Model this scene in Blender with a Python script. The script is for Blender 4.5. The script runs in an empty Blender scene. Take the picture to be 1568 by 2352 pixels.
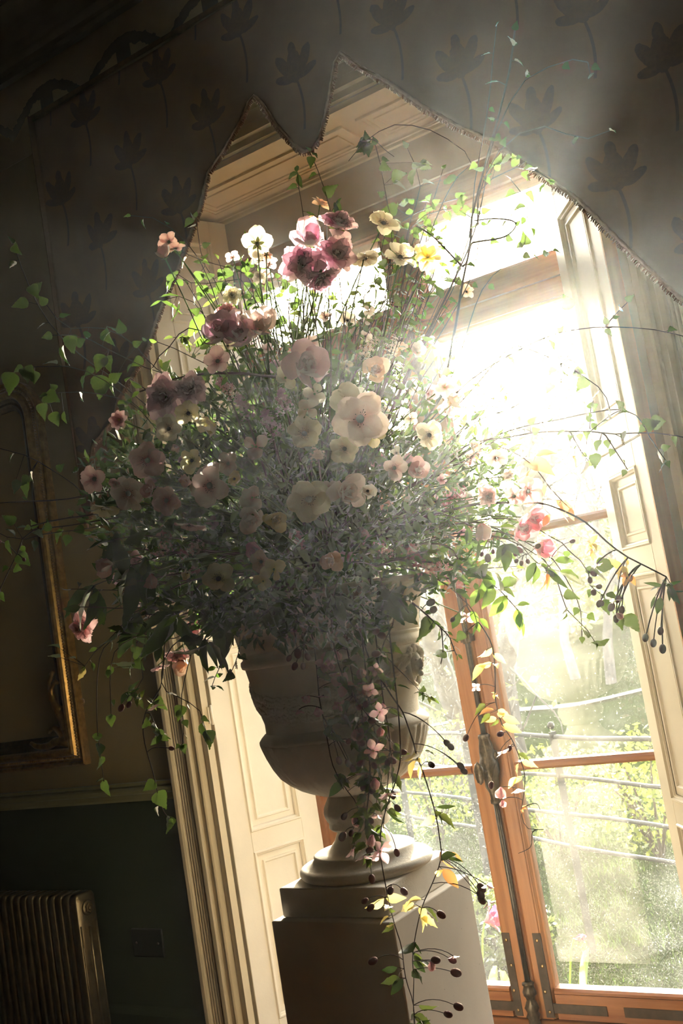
import bpy, bmesh, math, random
from mathutils import Vector, Matrix, Euler, noise
PI = math.pi
R = math.radians
rnd = random.Random(7)
scene = bpy.context.scene
COL = scene.collection

# ------------------------------------------------------------------ camera
YAW, PITCH, ROLL = R(32.40), R(6.449), R(-9.477)
FPX, CX, CY = 2400.0, 784.0, 1176.0
EYE = Vector((0, 0, 1.55))
FW = Vector((-math.sin(YAW) * math.cos(PITCH), math.cos(YAW) * math.cos(PITCH), math.sin(PITCH)))
_r0 = Vector((math.cos(YAW), math.sin(YAW), 0))
_u0 = _r0.cross(FW)
RT = _r0 * math.cos(ROLL) + _u0 * math.sin(ROLL)
UP = -_r0 * math.sin(ROLL) + _u0 * math.cos(ROLL)
cam_data = bpy.data.cameras.new('camera')
cam = bpy.data.objects.new('camera', cam_data)
COL.objects.link(cam)
cam.matrix_world = Matrix(((RT.x, UP.x, -FW.x, EYE.x), (RT.y, UP.y, -FW.y, EYE.y), (RT.z, UP.z, -FW.z, EYE.z), (0, 0, 0, 1)))
cam_data.sensor_fit = 'VERTICAL'
cam_data.sensor_height = 36.0
cam_data.lens = 36.0 * FPX / 2352.0
cam_data.clip_start = 0.05
cam_data.clip_end = 300
scene.camera = cam
cam_data.dof.use_dof = True
cam_data.dof.focus_distance = 3.0
cam_data.dof.aperture_fstop = 9.0

def ray(x, y):
    return RT * ((x - CX) / FPX) - UP * ((y - CY) / FPX) + FW
def at(x, y, depth):
    """point seen at pixel x, y of the 1568 x 2352 frame, depth metres along the view axis"""
    return EYE + ray(x, y) * depth
def atY(x, y, Y):
    d = ray(x, y)
    return EYE + d * (Y / d.y)

# ------------------------------------------------------------------ sky, sun, exposure
SUN_EL, SUN_AZ = R(14.26), R(-21.69)          # azimuth from +Y towards +X
SUN_DIR = Vector((math.sin(SUN_AZ) * math.cos(SUN_EL), math.cos(SUN_AZ) * math.cos(SUN_EL), math.sin(SUN_EL)))
world = bpy.data.worlds.new('sky')
scene.world = world
world.use_nodes = True
wt = world.node_tree
wt.nodes.clear()
sky = wt.nodes.new('ShaderNodeTexSky')
sky.sky_type = 'NISHITA'
sky.sun_disc = False
sky.sun_elevation = SUN_EL
sky.sun_rotation = SUN_AZ % (2 * PI)
sky.altitude = 50
sky.air_density = 1.0
sky.dust_density = 7.0
sky.ozone_density = 1.0
bg = wt.nodes.new('ShaderNodeBackground')
bg.inputs['Strength'].default_value = SKY_STRENGTH = 1.2
wo = wt.nodes.new('ShaderNodeOutputWorld')
wt.links.new(sky.outputs[0], bg.inputs[0])
# thin bright morning cloud over the whole sky
bg2 = wt.nodes.new('ShaderNodeBackground')
bg2.inputs['Color'].default_value = (0.94, 0.98, 1.0, 1)
bg2.inputs['Strength'].default_value = CLOUD = 2.0
sa = wt.nodes.new('ShaderNodeAddShader')
wt.links.new(bg.outputs[0], sa.inputs[0])
wt.links.new(bg2.outputs[0], sa.inputs[1])
wt.links.new(sa.outputs[0], wo.inputs[0])
sl = bpy.data.lights.new('sun', 'SUN')
sl.energy = 28.0
sl.angle = R(0.53)
sl.color = (1.0, 0.93, 0.81)
sun = bpy.data.objects.new('sun', sl)
COL.objects.link(sun)
sun.location = SUN_DIR * 60
sun.rotation_euler = (-SUN_DIR).to_track_quat('-Z', 'Y').to_euler()
vs = scene.view_settings
vs.view_transform = 'Standard'
vs.look = 'None'
vs.exposure = 0.55
vs.gamma = 1.0
vs.use_curve_mapping = False
cy = scene.cycles
cy.use_denoising = True
cy.max_bounces = 8
cy.diffuse_bounces = 4
cy.glossy_bounces = 3
cy.transmission_bounces = 4
cy.volume_bounces = 0
cy.transparent_max_bounces = 16
cy.caustics_reflective = False
cy.caustics_refractive = False
cy.sample_clamp_indirect = 6.0
cy.use_adaptive_sampling = True
cy.adaptive_threshold = 0.02

# ------------------------------------------------------------------ helpers
class MB:
    """collects boxes, tubes, lathes, extrusions; build() links them as ONE mesh object"""
    def __init__(s):
        s.v = []; s.f = []; s.mi = []; s.sm = []
    def add(s, vs, fs, mi=0, smooth=False):
        o = len(s.v)
        s.v.extend([tuple(p) for p in vs])
        for f in fs:
            s.f.append(tuple(i + o for i in f)); s.mi.append(mi); s.sm.append(smooth)
        return s
    def box(s, a, b, mi=0, M=None):
        x0, y0, z0 = a; x1, y1, z1 = b
        vs = [Vector(p) for p in ((x0,y0,z0),(x1,y0,z0),(x1,y1,z0),(x0,y1,z0),(x0,y0,z1),(x1,y0,z1),(x1,y1,z1),(x0,y1,z1))]
        if M: vs = [M @ p for p in vs]
        return s.add(vs, [(3,2,1,0),(4,5,6,7),(0,1,5,4),(1,2,6,5),(2,3,7,6),(3,0,4,7)], mi)
    def prism(s, poly, z0, z1, mi=0, M=None, smooth=False):
        """poly (x, y) counter-clockwise, extruded along z"""
        n = len(poly)
        vs = [Vector((p[0], p[1], z0)) for p in poly] + [Vector((p[0], p[1], z1)) for p in poly]
        if M: vs = [M @ p for p in vs]
        fs = [(i, (i+1) % n, n + (i+1) % n, n + i) for i in range(n)]
        s.add(vs, fs, mi, smooth)
        o = len(s.v) - 2*n
        s.f.append(tuple(o + i for i in range(n-1, -1, -1))); s.mi.append(mi); s.sm.append(False)
        s.f.append(tuple(o + n + i for i in range(n))); s.mi.append(mi); s.sm.append(False)
        return s
    def tube(s, pts, rad, n=6, mi=0, cap=True, smooth=True):
        pts = [Vector(p) for p in pts]
        m = len(pts)
        if not hasattr(rad, '__len__'): rad = [rad] * m
        up = Vector((0.31, 0.21, 0.93))
        vs = []
        for i, p in enumerate(pts):
            t = (pts[min(i+1, m-1)] - pts[max(i-1, 0)])
            t = t.normalized() if t.length > 1e-9 else Vector((0, 0, 1))
            a = t.cross(up)
            if a.length < 1e-3: a = t.cross(Vector((1, 0, 0)))
            a.normalize(); b = t.cross(a)
            up = a.cross(t) if False else up
            for k in range(n):
                q = 2 * PI * k / n
                vs.append(p + (a * math.cos(q) + b * math.sin(q)) * rad[i])
        fs = [(i*n + k, i*n + (k+1) % n, (i+1)*n + (k+1) % n, (i+1)*n + k) for i in range(m-1) for k in range(n)]
        if cap:
            fs.append(tuple(range(n-1, -1, -1))); fs.append(tuple((m-1)*n + k for k in range(n)))
        return s.add(vs, fs, mi, smooth)
    def lathe(s, prof, n=32, mi=0, M=None, mod=None, smooth=True, cap=True):
        """prof: (r, z) from bottom to top; mod(r, z, angle, i) -> r"""
        m = len(prof); vs = []
        for i, (r, z) in enumerate(prof):
            for k in range(n):
                q = 2*PI*k/n
                rr = mod(r, z, q, i) if mod else r
                p = Vector((rr*math.cos(q), rr*math.sin(q), z))
                vs.append(M @ p if M else p)
        fs = [(i*n+k, i*n+(k+1) % n, (i+1)*n+(k+1) % n, (i+1)*n+k) for i in range(m-1) for k in range(n)]
        if cap:
            fs.append(tuple(range(n-1, -1, -1))); fs.append(tuple((m-1)*n+k for k in range(n)))
        return s.add(vs, fs, mi, smooth)
    def ball(s, c, r, n=8, m=6, mi=0, sc=(1, 1, 1), M=None):
        pr = [(max(1e-4, r*math.sin(PI*i/m)), -r*math.cos(PI*i/m)) for i in range(m+1)]
        T = Matrix.Translation(Vector(c)) @ (M if M else Matrix()) @ Matrix.Diagonal((sc[0], sc[1], sc[2], 1))
        return s.lathe(pr, n, mi, T, cap=False)
    def mesh(s, name, mats):
        me = bpy.data.meshes.new(name)
        me.from_pydata(s.v, [], s.f)
        for m in (mats if isinstance(mats, (list, tuple)) else [mats]): me.materials.append(m)
        me.polygons.foreach_set('material_index', s.mi)
        me.polygons.foreach_set('use_smooth', s.sm)
        me.update()
        return me
    def build(s, name, mats, parent=None):
        o = bpy.data.objects.new(name, s.mesh(name, mats))
        COL.objects.link(o)
        if parent: o.parent = parent
        return o

def tag(o, label=None, cat=None, group=None, kind=None):
    if label: o['label'] = label
    if cat: o['category'] = cat
    if group: o['group'] = group
    if kind: o['kind'] = kind
    return o
def thing(name, label, cat, loc=(0, 0, 0), M=None, group=None):
    o = bpy.data.objects.new(name, None)
    COL.objects.link(o)
    o.empty_display_size = 0.05
    o.matrix_world = M if M else Matrix.Translation(Vector(loc))
    return tag(o, label, cat, group)
def inst(name, me, parent, M):
    o = bpy.data.objects.new(name, me)
    COL.objects.link(o)
    o.parent = parent
    o.matrix_basis = M
    return o
def bevel(o, w=0.004, seg=2):
    m = o.modifiers.new('bevel', 'BEVEL'); m.width = w; m.segments = seg; m.limit_method = 'ANGLE'; m.angle_limit = R(40)
    return o
def struct(o, label=None, cat=None):
    o['kind'] = 'structure'
    return tag(o, label, cat)

# ------------------------------------------------------------------ materials
class NT:
    def __init__(s, name):
        s.m = bpy.data.materials.new(name); s.m.use_nodes = True
        s.t = s.m.node_tree; s.t.nodes.clear()
        s.out = s.n('ShaderNodeOutputMaterial')
    def n(s, typ, **kw):
        nd = s.t.nodes.new(typ)
        for k, v in kw.items(): setattr(nd, k, v)
        return nd
    def l(s, a, b): s.t.links.new(a, b)
    def val(s, sock, v):
        if hasattr(v, 'default_value') or hasattr(v, 'is_output'): s.l(v, sock)
        else: sock.default_value = v
    def coord(s, kind='Object', scale=(1, 1, 1)):
        c = s.n('ShaderNodeTexCoord'); mp = s.n('ShaderNodeMapping')
        mp.inputs['Scale'].default_value = scale
        s.l(c.outputs[kind], mp.inputs['Vector']); return mp.outputs[0]
    def geo(s, scale=(1, 1, 1)):
        c = s.n('ShaderNodeNewGeometry'); mp = s.n('ShaderNodeMapping')
        mp.inputs['Scale'].default_value = scale
        s.l(c.outputs['Position'], mp.inputs['Vector']); return mp.outputs[0]
    def noise(s, vec, scale=5, detail=4, rough=0.55):
        t = s.n('ShaderNodeTexNoise'); s.l(vec, t.inputs['Vector'])
        t.inputs['Scale'].default_value = scale; t.inputs['Detail'].default_value = detail; t.inputs['Roughness'].default_value = rough
        return t.outputs[0]
    def ramp(s, fac, stops):
        r = s.n('ShaderNodeValToRGB'); s.l(fac, r.inputs[0])
        e = r.color_ramp.elements
        while len(e) < len(stops): e.new(0.5)
        for i, (p, c) in enumerate(stops):
            e[i].position = p; e[i].color = (*c, 1) if len(c) == 3 else c
        return r.outputs[0]
    def math(s, op, a, b=None, c=None, clamp=False):
        m = s.n('ShaderNodeMath', operation=op); m.use_clamp = clamp
        for i, v in enumerate((a, b, c)):
            if v is not None: s.val(m.inputs[i], v)
        return m.outputs[0]
    def bump(s, h, strength=0.3, dist=0.01):
        b = s.n('ShaderNodeBump'); b.inputs['Strength'].default_value = strength; b.inputs['Distance'].default_value = dist
        s.l(h, b.inputs['Height']); return b.outputs[0]
    def mixrgb(s, f, a, b):
        m = s.n('ShaderNodeMix', data_type='RGBA')
        s.val(m.inputs[0], f)
        for sock, v in ((m.inputs[6], a), (m.inputs[7], b)):
            if isinstance(v, tuple): sock.default_value = (*v, 1) if len(v) == 3 else v
            else: s.l(v, sock)
        return m.outputs[2]
    def pbsdf(s, color, rough=0.5, metal=0.0, normal=None, spec=0.5):
        b = s.n('ShaderNodeBsdfPrincipled')
        if isinstance(color, tuple): b.inputs['Base Color'].default_value = (*color, 1)
        else: s.l(color, b.inputs['Base Color'])
        s.val(b.inputs['Roughness'], rough); s.val(b.inputs['Metallic'], metal)
        b.inputs['Specular IOR Level'].default_value = spec
        if normal: s.l(normal, b.inputs['Normal'])
        return b.outputs[0]
    def done(s, sh):
        s.l(sh, s.out.inputs['Surface']); return s.m

def mat_paint(name, col, rough=0.45, var=0.06, scale=6.0, bump=0.08):
    t = NT(name); v = t.geo()
    n1 = t.noise(v, scale, 5); n2 = t.noise(v, scale * 18, 3)
    a = tuple(c * (1 - var) for c in col); b = tuple(min(1, c * (1 + var)) for c in col)
    c = t.ramp(n1, [(0.3, a), (0.7, b)])
    return t.done(t.pbsdf(c, rough, 0, t.bump(n2, bump, 0.003)))
def mat_wood(name, dark, light, axis='z', rough=0.4):
    t = NT(name)
    sc = {'z': (28, 28, 1.6), 'x': (1.6, 28, 28), 'y': (28, 1.6, 28)}[axis]
    v = t.geo(sc)
    n1 = t.noise(v, 1.0, 7, 0.62); n2 = t.noise(v, 6.0, 3, 0.6)
    c = t.ramp(n1, [(0.28, dark), (0.5, tuple((a + b) / 2 for a, b in zip(dark, light))), (0.72, light)])
    return t.done(t.pbsdf(c, rough, 0, t.bump(n2, 0.25, 0.002)))
def mat_stone(name, col, scale=14, bump=0.5, rough=0.8):
    t = NT(name); v = t.geo()
    n1 = t.noise(v, scale * 0.25, 6, 0.6); n2 = t.noise(v, scale * 6, 6, 0.7); n3 = t.noise(v, scale * 25, 2, 0.7)
    a = tuple(c * 0.78 for c in col); b = tuple(min(1, c * 1.1) for c in col)
    c = t.ramp(n1, [(0.3, a), (0.65, b)])
    pit = t.ramp(n3, [(0.22, (0.45, 0.4, 0.34)), (0.30, (1, 1, 1))])
    mm = t.n('ShaderNodeMix', data_type='RGBA', blend_type='MULTIPLY'); mm.inputs[0].default_value = 1
    t.l(c, mm.inputs[6]); t.l(pit, mm.inputs[7])
    return t.done(t.pbsdf(mm.outputs[2], rough, 0, t.bump(n2, bump, 0.004), 0.25))
def mat_metal(name, col, rough=0.4, metal=1.0, var=0.3, scale=60, bump=0.2):
    t = NT(name); v = t.geo()
    n1 = t.noise(v, scale, 4)
    c = t.ramp(n1, [(0.3, tuple(x * (1 - var) for x in col)), (0.7, col)])
    return t.done(t.pbsdf(c, rough, metal, t.bump(n1, bump, 0.002)))
def mat_leaf(name, col, trans, amount=0.55, rough=0.4, var=0.25, base=None, gloss=0.45):
    """thin leaf or petal: reflects col, lets light of colour trans through"""
    t = NT(name); v = t.coord('Object')
    oi = t.n('ShaderNodeObjectInfo')
    n1 = t.noise(v, 60, 3)
    k = t.math('MULTIPLY_ADD', oi.outputs['Random'], var, 1 - var / 2)
    k2 = t.math('MULTIPLY_ADD', n1, 0.3, 0.85)
    k = t.math('MULTIPLY', k, k2)
    if base:
        sx_ = t.n('ShaderNodeSeparateXYZ'); t.l(v, sx_.inputs[0])
        bf = t.ramp(t.math('MULTIPLY_ADD', n1, .25, sx_.outputs[0]), [(0.18, (1, 1, 1)), (0.62, (0, 0, 0))])
    def tint(cc):
        if base:
            m0 = t.mixrgb(bf, cc, tuple(a * b for a, b in zip(cc, base)))
            m = t.n('ShaderNodeMix', data_type='RGBA', blend_type='MULTIPLY'); m.inputs[0].default_value = 1
            t.l(m0, m.inputs[6]); t.l(k, m.inputs[7]); return m.outputs[2]
        m = t.n('ShaderNodeMix', data_type='RGBA', blend_type='MULTIPLY'); m.inputs[0].default_value = 1
        m.inputs[6].default_value = (*cc, 1); t.l(k, m.inputs[7]); return m.outputs[2]
    d = t.n('ShaderNodeBsdfDiffuse'); t.l(tint(col), d.inputs[0])
    tr = t.n('ShaderNodeBsdfTranslucent'); t.l(tint(trans), tr.inputs[0])
    g = t.n('ShaderNodeBsdfGlossy'); g.inputs['Roughness'].default_value = rough; g.inputs[0].default_value = (1, 1, 1, 1)
    m1 = t.n('ShaderNodeMixShader'); m1.inputs[0].default_value = amount
    t.l(d.outputs[0], m1.inputs[1]); t.l(tr.outputs[0], m1.inputs[2])
    lw = t.n('ShaderNodeFresnel'); lw.inputs['IOR'].default_value = 1.3
    m2 = t.n('ShaderNodeMixShader'); t.l(t.math('MULTIPLY', lw.outputs[0], gloss), m2.inputs[0])
    t.l(m1.outputs[0], m2.inputs[1]); t.l(g.outputs[0], m2.inputs[2])
    return t.done(m2.outputs[0])

M_cream = mat_paint('cream_paint', (0.83, 0.735, 0.57), 0.38, 0.05)
M_casing = mat_paint('casing_paint', (0.66, 0.55, 0.36), 0.4, 0.06)
M_soffit = mat_paint('soffit_paint', (0.72, 0.58, 0.38), 0.5, 0.05)
M_plaster = mat_paint('plaster', (0.55, 0.46, 0.38), 0.8, 0.06)
M_wallup = mat_paint('wall_tan', (0.33, 0.25, 0.115), 0.75, 0.08, 3.0)
M_green = mat_paint('wall_green', (0.022, 0.032, 0.012), 0.6, 0.08, 3.0)
M_dado = mat_paint('dado_paint', (0.24, 0.23, 0.11), 0.45, 0.06)
M_ceil = mat_paint('ceiling_paint', (0.09, 0.07, 0.045), 0.85, 0.04)
M_room = mat_paint('room_wall', (0.065, 0.045, 0.028), 0.85, 0.05)
M_floor = mat_wood('floor_wood', (0.055, 0.022, 0.008), (0.115, 0.052, 0.02), 'y', 0.35)
M_oak_z = mat_wood('door_wood_upright', (0.19, 0.072, 0.028), (0.44, 0.205, 0.085), 'z', 0.38)
M_oak_x = mat_wood('door_wood_level', (0.17, 0.058, 0.022), (0.38, 0.16, 0.062), 'x', 0.38)
M_stone = mat_stone('cast_stone', (0.86, 0.79, 0.67))
M_plinth = mat_stone('painted_plinth', (0.80, 0.73, 0.63), 5, 0.18, 0.7)
M_iron = mat_metal('bolt_iron', (0.10, 0.088, 0.072), 0.34, 0.7, 0.4)
M_bronze = mat_metal('bolt_bronze', (0.105, 0.08, 0.052), 0.40, 0.6, 0.5, 90, 0.5)
M_plate = mat_metal('corner_plate', (0.085, 0.06, 0.04), 0.6, 0.3, 0.4, 30)
M_brass = mat_metal('worn_brass', (0.50, 0.34, 0.16), 0.35, 1.0, 0.3, 90)
M_gilt = mat_metal('gilt', (0.62, 0.36, 0.11), 0.33, 0.85, 0.45, 40, 0.35)
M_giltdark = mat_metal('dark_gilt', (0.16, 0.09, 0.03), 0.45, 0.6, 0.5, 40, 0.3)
M_rad = mat_metal('radiator_metal', (0.30, 0.24, 0.14), 0.30, 0.85, 0.3, 30, 0.25)
M_socket = mat_paint('dark_plate', (0.004, 0.0045, 0.004), 0.5, 0.1)
M_edge = mat_wood('lit_edge', (0.55, 0.25, 0.09), (0.78, 0.40, 0.16), 'z', 0.5)  # wood edge strip, the orange of its lit side put into the colour
M_fence = mat_metal('fence_paint', (0.03, 0.038, 0.042), 0.6, 0.0, 0.2, 20)

# ------------------------------------------------------------------ room shell
YW, YG = 3.12, 3.60          # room face of the window wall, plane of the glass
ZC = 4.52
b = MB(); b.prism([(-6.2, YW), (-2.745, YW), (-2.62, 3.56), (-2.62, 3.78), (-6.2, 3.78)], 1.05, ZC)
wl = struct(b.build('wall_left', M_wallup))
b = MB(); b.prism([(-6.2, YW + .004), (-2.745, YW + .004), (-2.62, 3.56), (-2.62, 3.78), (-6.2, 3.78)], 0, 1.05)
b.build('dado_panel', M_green, wl)
b = MB(); b.prism([(-0.845, YW), (3.2, YW), (3.2, 3.78), (-0.98, 3.78), (-0.98, 3.56)], 0, ZC)
struct(b.build('wall_right', M_wallup))
b = MB(); b.prism([(-2.745, YW), (-0.845, YW), (-0.98, 3.53), (-2.62, 3.53)], 3.40, ZC)
b.box((-2.62, 3.53, 3.19), (-0.98, 3.78, ZC))
struct(b.build('wall_above', M_plaster))
b = MB(); b.box((-6.2, -4.2, -.2), (3.2, 3.70, 0)); struct(b.build('floor', M_floor))
b = MB(); b.box((-6.4, -4.4, ZC), (3.4, 3.78, ZC + .15)); struct(b.build('ceiling', M_ceil))
b = MB(); b.box((-6.4, -4.4, 0), (3.4, -4.2, ZC)); struct(b.build('wall_back', M_room))
b = MB(); b.box((-6.4, -4.2, 0), (-6.2, 3.78, ZC)); struct(b.build('wall_far_left', M_room))
b = MB(); b.box((3.2, -4.2, 0), (3.4, 3.78, ZC)); struct(b.build('wall_far_right', M_room))

# cornice: stepped moulding under the ceiling
def moulding_x(x0, x1, prof, mat, name, flip=1):
    """prof: (out, z) polygon; out = distance into the room from the window wall"""
    m = MB(); n = len(prof)
    vs = [(x0, YW - o, z) for o, z in prof] + [(x1, YW - o, z) for o, z in prof]
    fs = [(i, n + i, n + (i + 1) % n, (i + 1) % n) for i in range(n)] + [tuple(range(n)), tuple(range(2*n - 1, n - 1, -1))]
    m.add(vs, fs)
    return struct(m.build(name, mat))
def arc(c, r, a0, a1, n=6): return [(c[0] + r*math.cos(R(a0 + (a1-a0)*i/n)), c[1] + r*math.sin(R(a0 + (a1-a0)*i/n))) for i in range(n + 1)]
moulding_x(-6.2, 3.2, [(0, 4.20), (.035, 4.20), (.035, 4.225), (.05, 4.235)] + arc((.20, 4.235), .15, 180, 90, 6) + [(.20, 4.41), (.23, 4.41), (.23, 4.45), (.27, 4.47), (.27, ZC), (0, ZC)], M_ceil, 'trim_1')
# dado rail
moulding_x(-6.2, -2.95, [(0, 1.01), (.014, 1.012), (.02, 1.022), (.022, 1.04)] + arc((.022, 1.055), .014, -90, 90, 6) + [(.02, 1.072), (.03, 1.078), (.03, 1.088), (0, 1.088)], M_dado, 'trim_2')
moulding_x(-6.2, -2.95, [(0, 0), (.022, 0), (.022, .17), (.012, .19), (0, .2)], M_green, 'baseboard_left')

# frieze printed with leafy festoons, a flat paper border on the wall above the curtain
t = NT('festoon_paper'); v = t.geo()
sx = t.n('ShaderNodeSeparateXYZ'); t.l(v, sx.inputs[0])
nz = t.noise(v, 26, 3)
ph = t.math('MULTIPLY', t.math('ADD', sx.outputs[0], 3.13), PI / 0.47)
sag = t.math('ABSOLUTE', t.math('COSINE', ph))
zc = t.math('MULTIPLY_ADD', sag, 0.125, 3.965)
dz = t.math('ABSOLUTE', t.math('SUBTRACT', sx.outputs[2], zc))
wd = t.math('MULTIPLY_ADD', nz, 0.05, 0.0)
msk = t.math('LESS_THAN', dz, wd)
drop = t.math('MULTIPLY', t.math('GREATER_THAN', sag, 0.965), t.math('LESS_THAN', sx.outputs[2], 4.10))
msk = t.math('MAXIMUM', msk, t.math('MULTIPLY', drop, t.math('GREATER_THAN', sx.outputs[2], t.math('MULTIPLY_ADD', nz, .1, 3.86))))
M_frieze = t.done(t.pbsdf(t.mixrgb(msk, (0.32, 0.24, 0.13), (0.075, 0.065, 0.04)), 0.85))
b = MB(); b.box((-6.2, YW - .003, 3.84), (3.2, YW + .02, 4.2)); struct(b.build('trim_3', M_frieze))

# fluted casings on both sides of the embrasure
def casing(x0, sgn, name, mat):
    pr = [(0, 0), (0, .034), (.004, .044), (.012, .050), (.026, .050), (.034, .044), (.038, .030)]
    for k in range(5):
        c = .045 + k * .0125
        pr += [(c - .005, .030), (c - .0035, .036), (c, .0385), (c + .0035, .036), (c + .005, .030)]
    pr += [(.104, .030), (.104, .047), (.110, .053), (.126, .053), (.131, .047), (.131, .036), (.150, .036), (.153, .044), (.160, .047), (.166, .044), (.168, .034), (.172, .022), (.178, .018), (.190, .018), (.190, .008), (.200, .008), (.200, 0)]
    poly = [(x0 + sgn * a, YW - o) for a, o in pr]
    if sgn > 0: poly = poly
    else: poly = poly[::-1]
    m = MB(); m.prism(poly, 0, 3.60)
    return struct(m.build(name, mat))
casing(-2.942, 1, 'trim_4', M_casing)
casing(-0.618, -1, 'trim_5', M_casing)
# head casing above the soffit
moulding_x(-2.942, -0.618, [(0, 3.405), (.02, 3.405), (.02, 3.43), (.036, 3.435), (.036, 3.47), (.03, 3.475), (.03, 3.52), (.05, 3.53), (.05, 3.56), (.06, 3.57), (.06, 3.60), (0, 3.60)], M_casing, 'trim_6')

# soffit of the embrasure: boards and two raised frames
b = MB(); b.prism([(-2.742, YW), (-0.848, YW), (-0.985, 3.53), (-2.615, 3.53)], 3.385, 3.40)
so = struct(b.build('soffit', M_soffit))
def ridge_rect(m, x0, x1, y0, y1, z, w, h):
    """a moulded frame standing h below z"""
    for (a, c) in (((x0, y0), (x1, y0 + w)), ((x0, y1 - w), (x1, y1)), ((x0, y0 + w), (x0 + w, y1 - w)), ((x1 - w, y0 + w), (x1, y1 - w))):
        m.box((a[0], a[1], z - h), (c[0], c[1], z + .001))
for x0, x1 in ((-2.575, -1.775), (-1.715, -1.02)):
    m = MB()
    ridge_rect(m, x0, x1, 3.235, 3.45, 3.385, .018, .010)
    ridge_rect(m, x0 + .018, x1 - .018, 3.253, 3.432, 3.385, .012, .005)
    ridge_rect(m, x0 + .05, x1 - .05, 3.285, 3.40, 3.385, .008, .006)
    m.build('panel', M_soffit, so)
m = MB(); m.box((-2.66, 3.118, 3.377), (-.93, 3.128, 3.386)); m.box((-2.62, 3.49, 3.372), (-.98, 3.50, 3.386)); m.box((-2.62, 3.512, 3.366), (-.98, 3.53, 3.386))
m.build('edge_bead', M_soffit, so)

# ------------------------------------------------------------------ glass
def mat_glass(name, seed):
    t = NT(name); v = t.geo()
    mp = t.n('ShaderNodeMapping'); mp.inputs['Location'].default_value = (seed, seed * 2, 0); t.l(v, mp.inputs[0]); v = mp.outputs[0]
    sp1 = t.math('GREATER_THAN', t.noise(v, 330, 1, 0.4), 0.665)
    cl = t.ramp(t.noise(v, 7, 4, 0.7), [(0.40, (0, 0, 0)), (0.68, (1, 1, 1))])
    sp1 = t.math('MULTIPLY', sp1, t.math('MULTIPLY_ADD', cl, 0.8, 0.2))
    sp2 = t.math('GREATER_THAN', t.noise(v, 120, 1, 0.4), 0.735)
    film = t.ramp(t.noise(v, 3.0, 5, 0.65), [(0.35, (0.006,) * 3), (0.75, (0.028,) * 3)])
    dust = t.math('MULTIPLY_ADD', t.math('MAXIMUM', sp1, sp2), 0.16, film, clamp=True)
    tr = t.n('ShaderNodeBsdfTransparent'); tr.inputs[0].default_value = (0.97, 0.985, 0.97, 1)
    gl = t.n('ShaderNodeBsdfGlossy'); gl.inputs['Roughness'].default_value = 0.0; gl.inputs[0].default_value = (1, 1, 1, 1)
    fr = t.n('ShaderNodeFresnel'); fr.inputs['IOR'].default_value = 1.5
    ge = t.n('ShaderNodeNewGeometry'); two = t.math('MULTIPLY', t.math('MULTIPLY', fr.outputs[0], 2.0), t.math('SUBTRACT', 1.0, ge.outputs['Backfacing']), clamp=True)
    m1 = t.n('ShaderNodeMixShader'); t.l(two, m1.inputs[0]); t.l(tr.outputs[0], m1.inputs[1]); t.l(gl.outputs[0], m1.inputs[2])
    td = t.n('ShaderNodeBsdfTranslucent'); td.inputs[0].default_value = (0.92, 0.93, 0.9, 1)
    m2 = t.n('ShaderNodeMixShader'); t.l(dust, m2.inputs[0]); t.l(m1.outputs[0], m2.inputs[1]); t.l(td.outputs[0], m2.inputs[2])
    return t.done(m2.outputs[0])
M_glass = mat_glass('old_glass', 0.0)

# ------------------------------------------------------------------ french doors and transom
def bar_prof_x(m, x0, x1, z0, z1, yf, yb, mi=0):
    """level bar with bevelled room-side edge"""
    h = (z1 - z0); e = min(.012, h * .3)
    pr = [(yf, z0 + e), (yf, z1 - e), (yf + .010, z1), (yb, z1), (yb, z0), (yf + .010, z0)]
    n = 6
    vs = [(x0, y, z) for y, z in pr] + [(x1, y, z) for y, z in pr]
    m.add(vs, [(i, (i+1) % n, n + (i+1) % n, n + i) for i in range(n)] + [tuple(range(n-1, -1, -1)), tuple(range(n, 2*n))], mi)
def stile_prof(m, x0, x1, z0, z1, yf, yb, ovl=(1, 1)):
    e = .012
    pr = [(x0, yb), (x0, yf + .022)]
    pr += [(x0 + e*.5, yf + .02), (x0 + e, yf + .006), (x0 + e*1.3, yf + .006), (x0 + e*1.5, yf)] if ovl[0] else [(x0, yf)]
    pr += [(x1 - e*1.5, yf), (x1 - e*1.3, yf + .006), (x1 - e, yf + .006), (x1 - e*.5, yf + .02)] if ovl[1] else [(x1, yf)]
    pr += [(x1, yf + .022), (x1, yb)]
    m.prism(pr[::-1], z0, z1)
YF, YB = 3.565, 3.625
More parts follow.
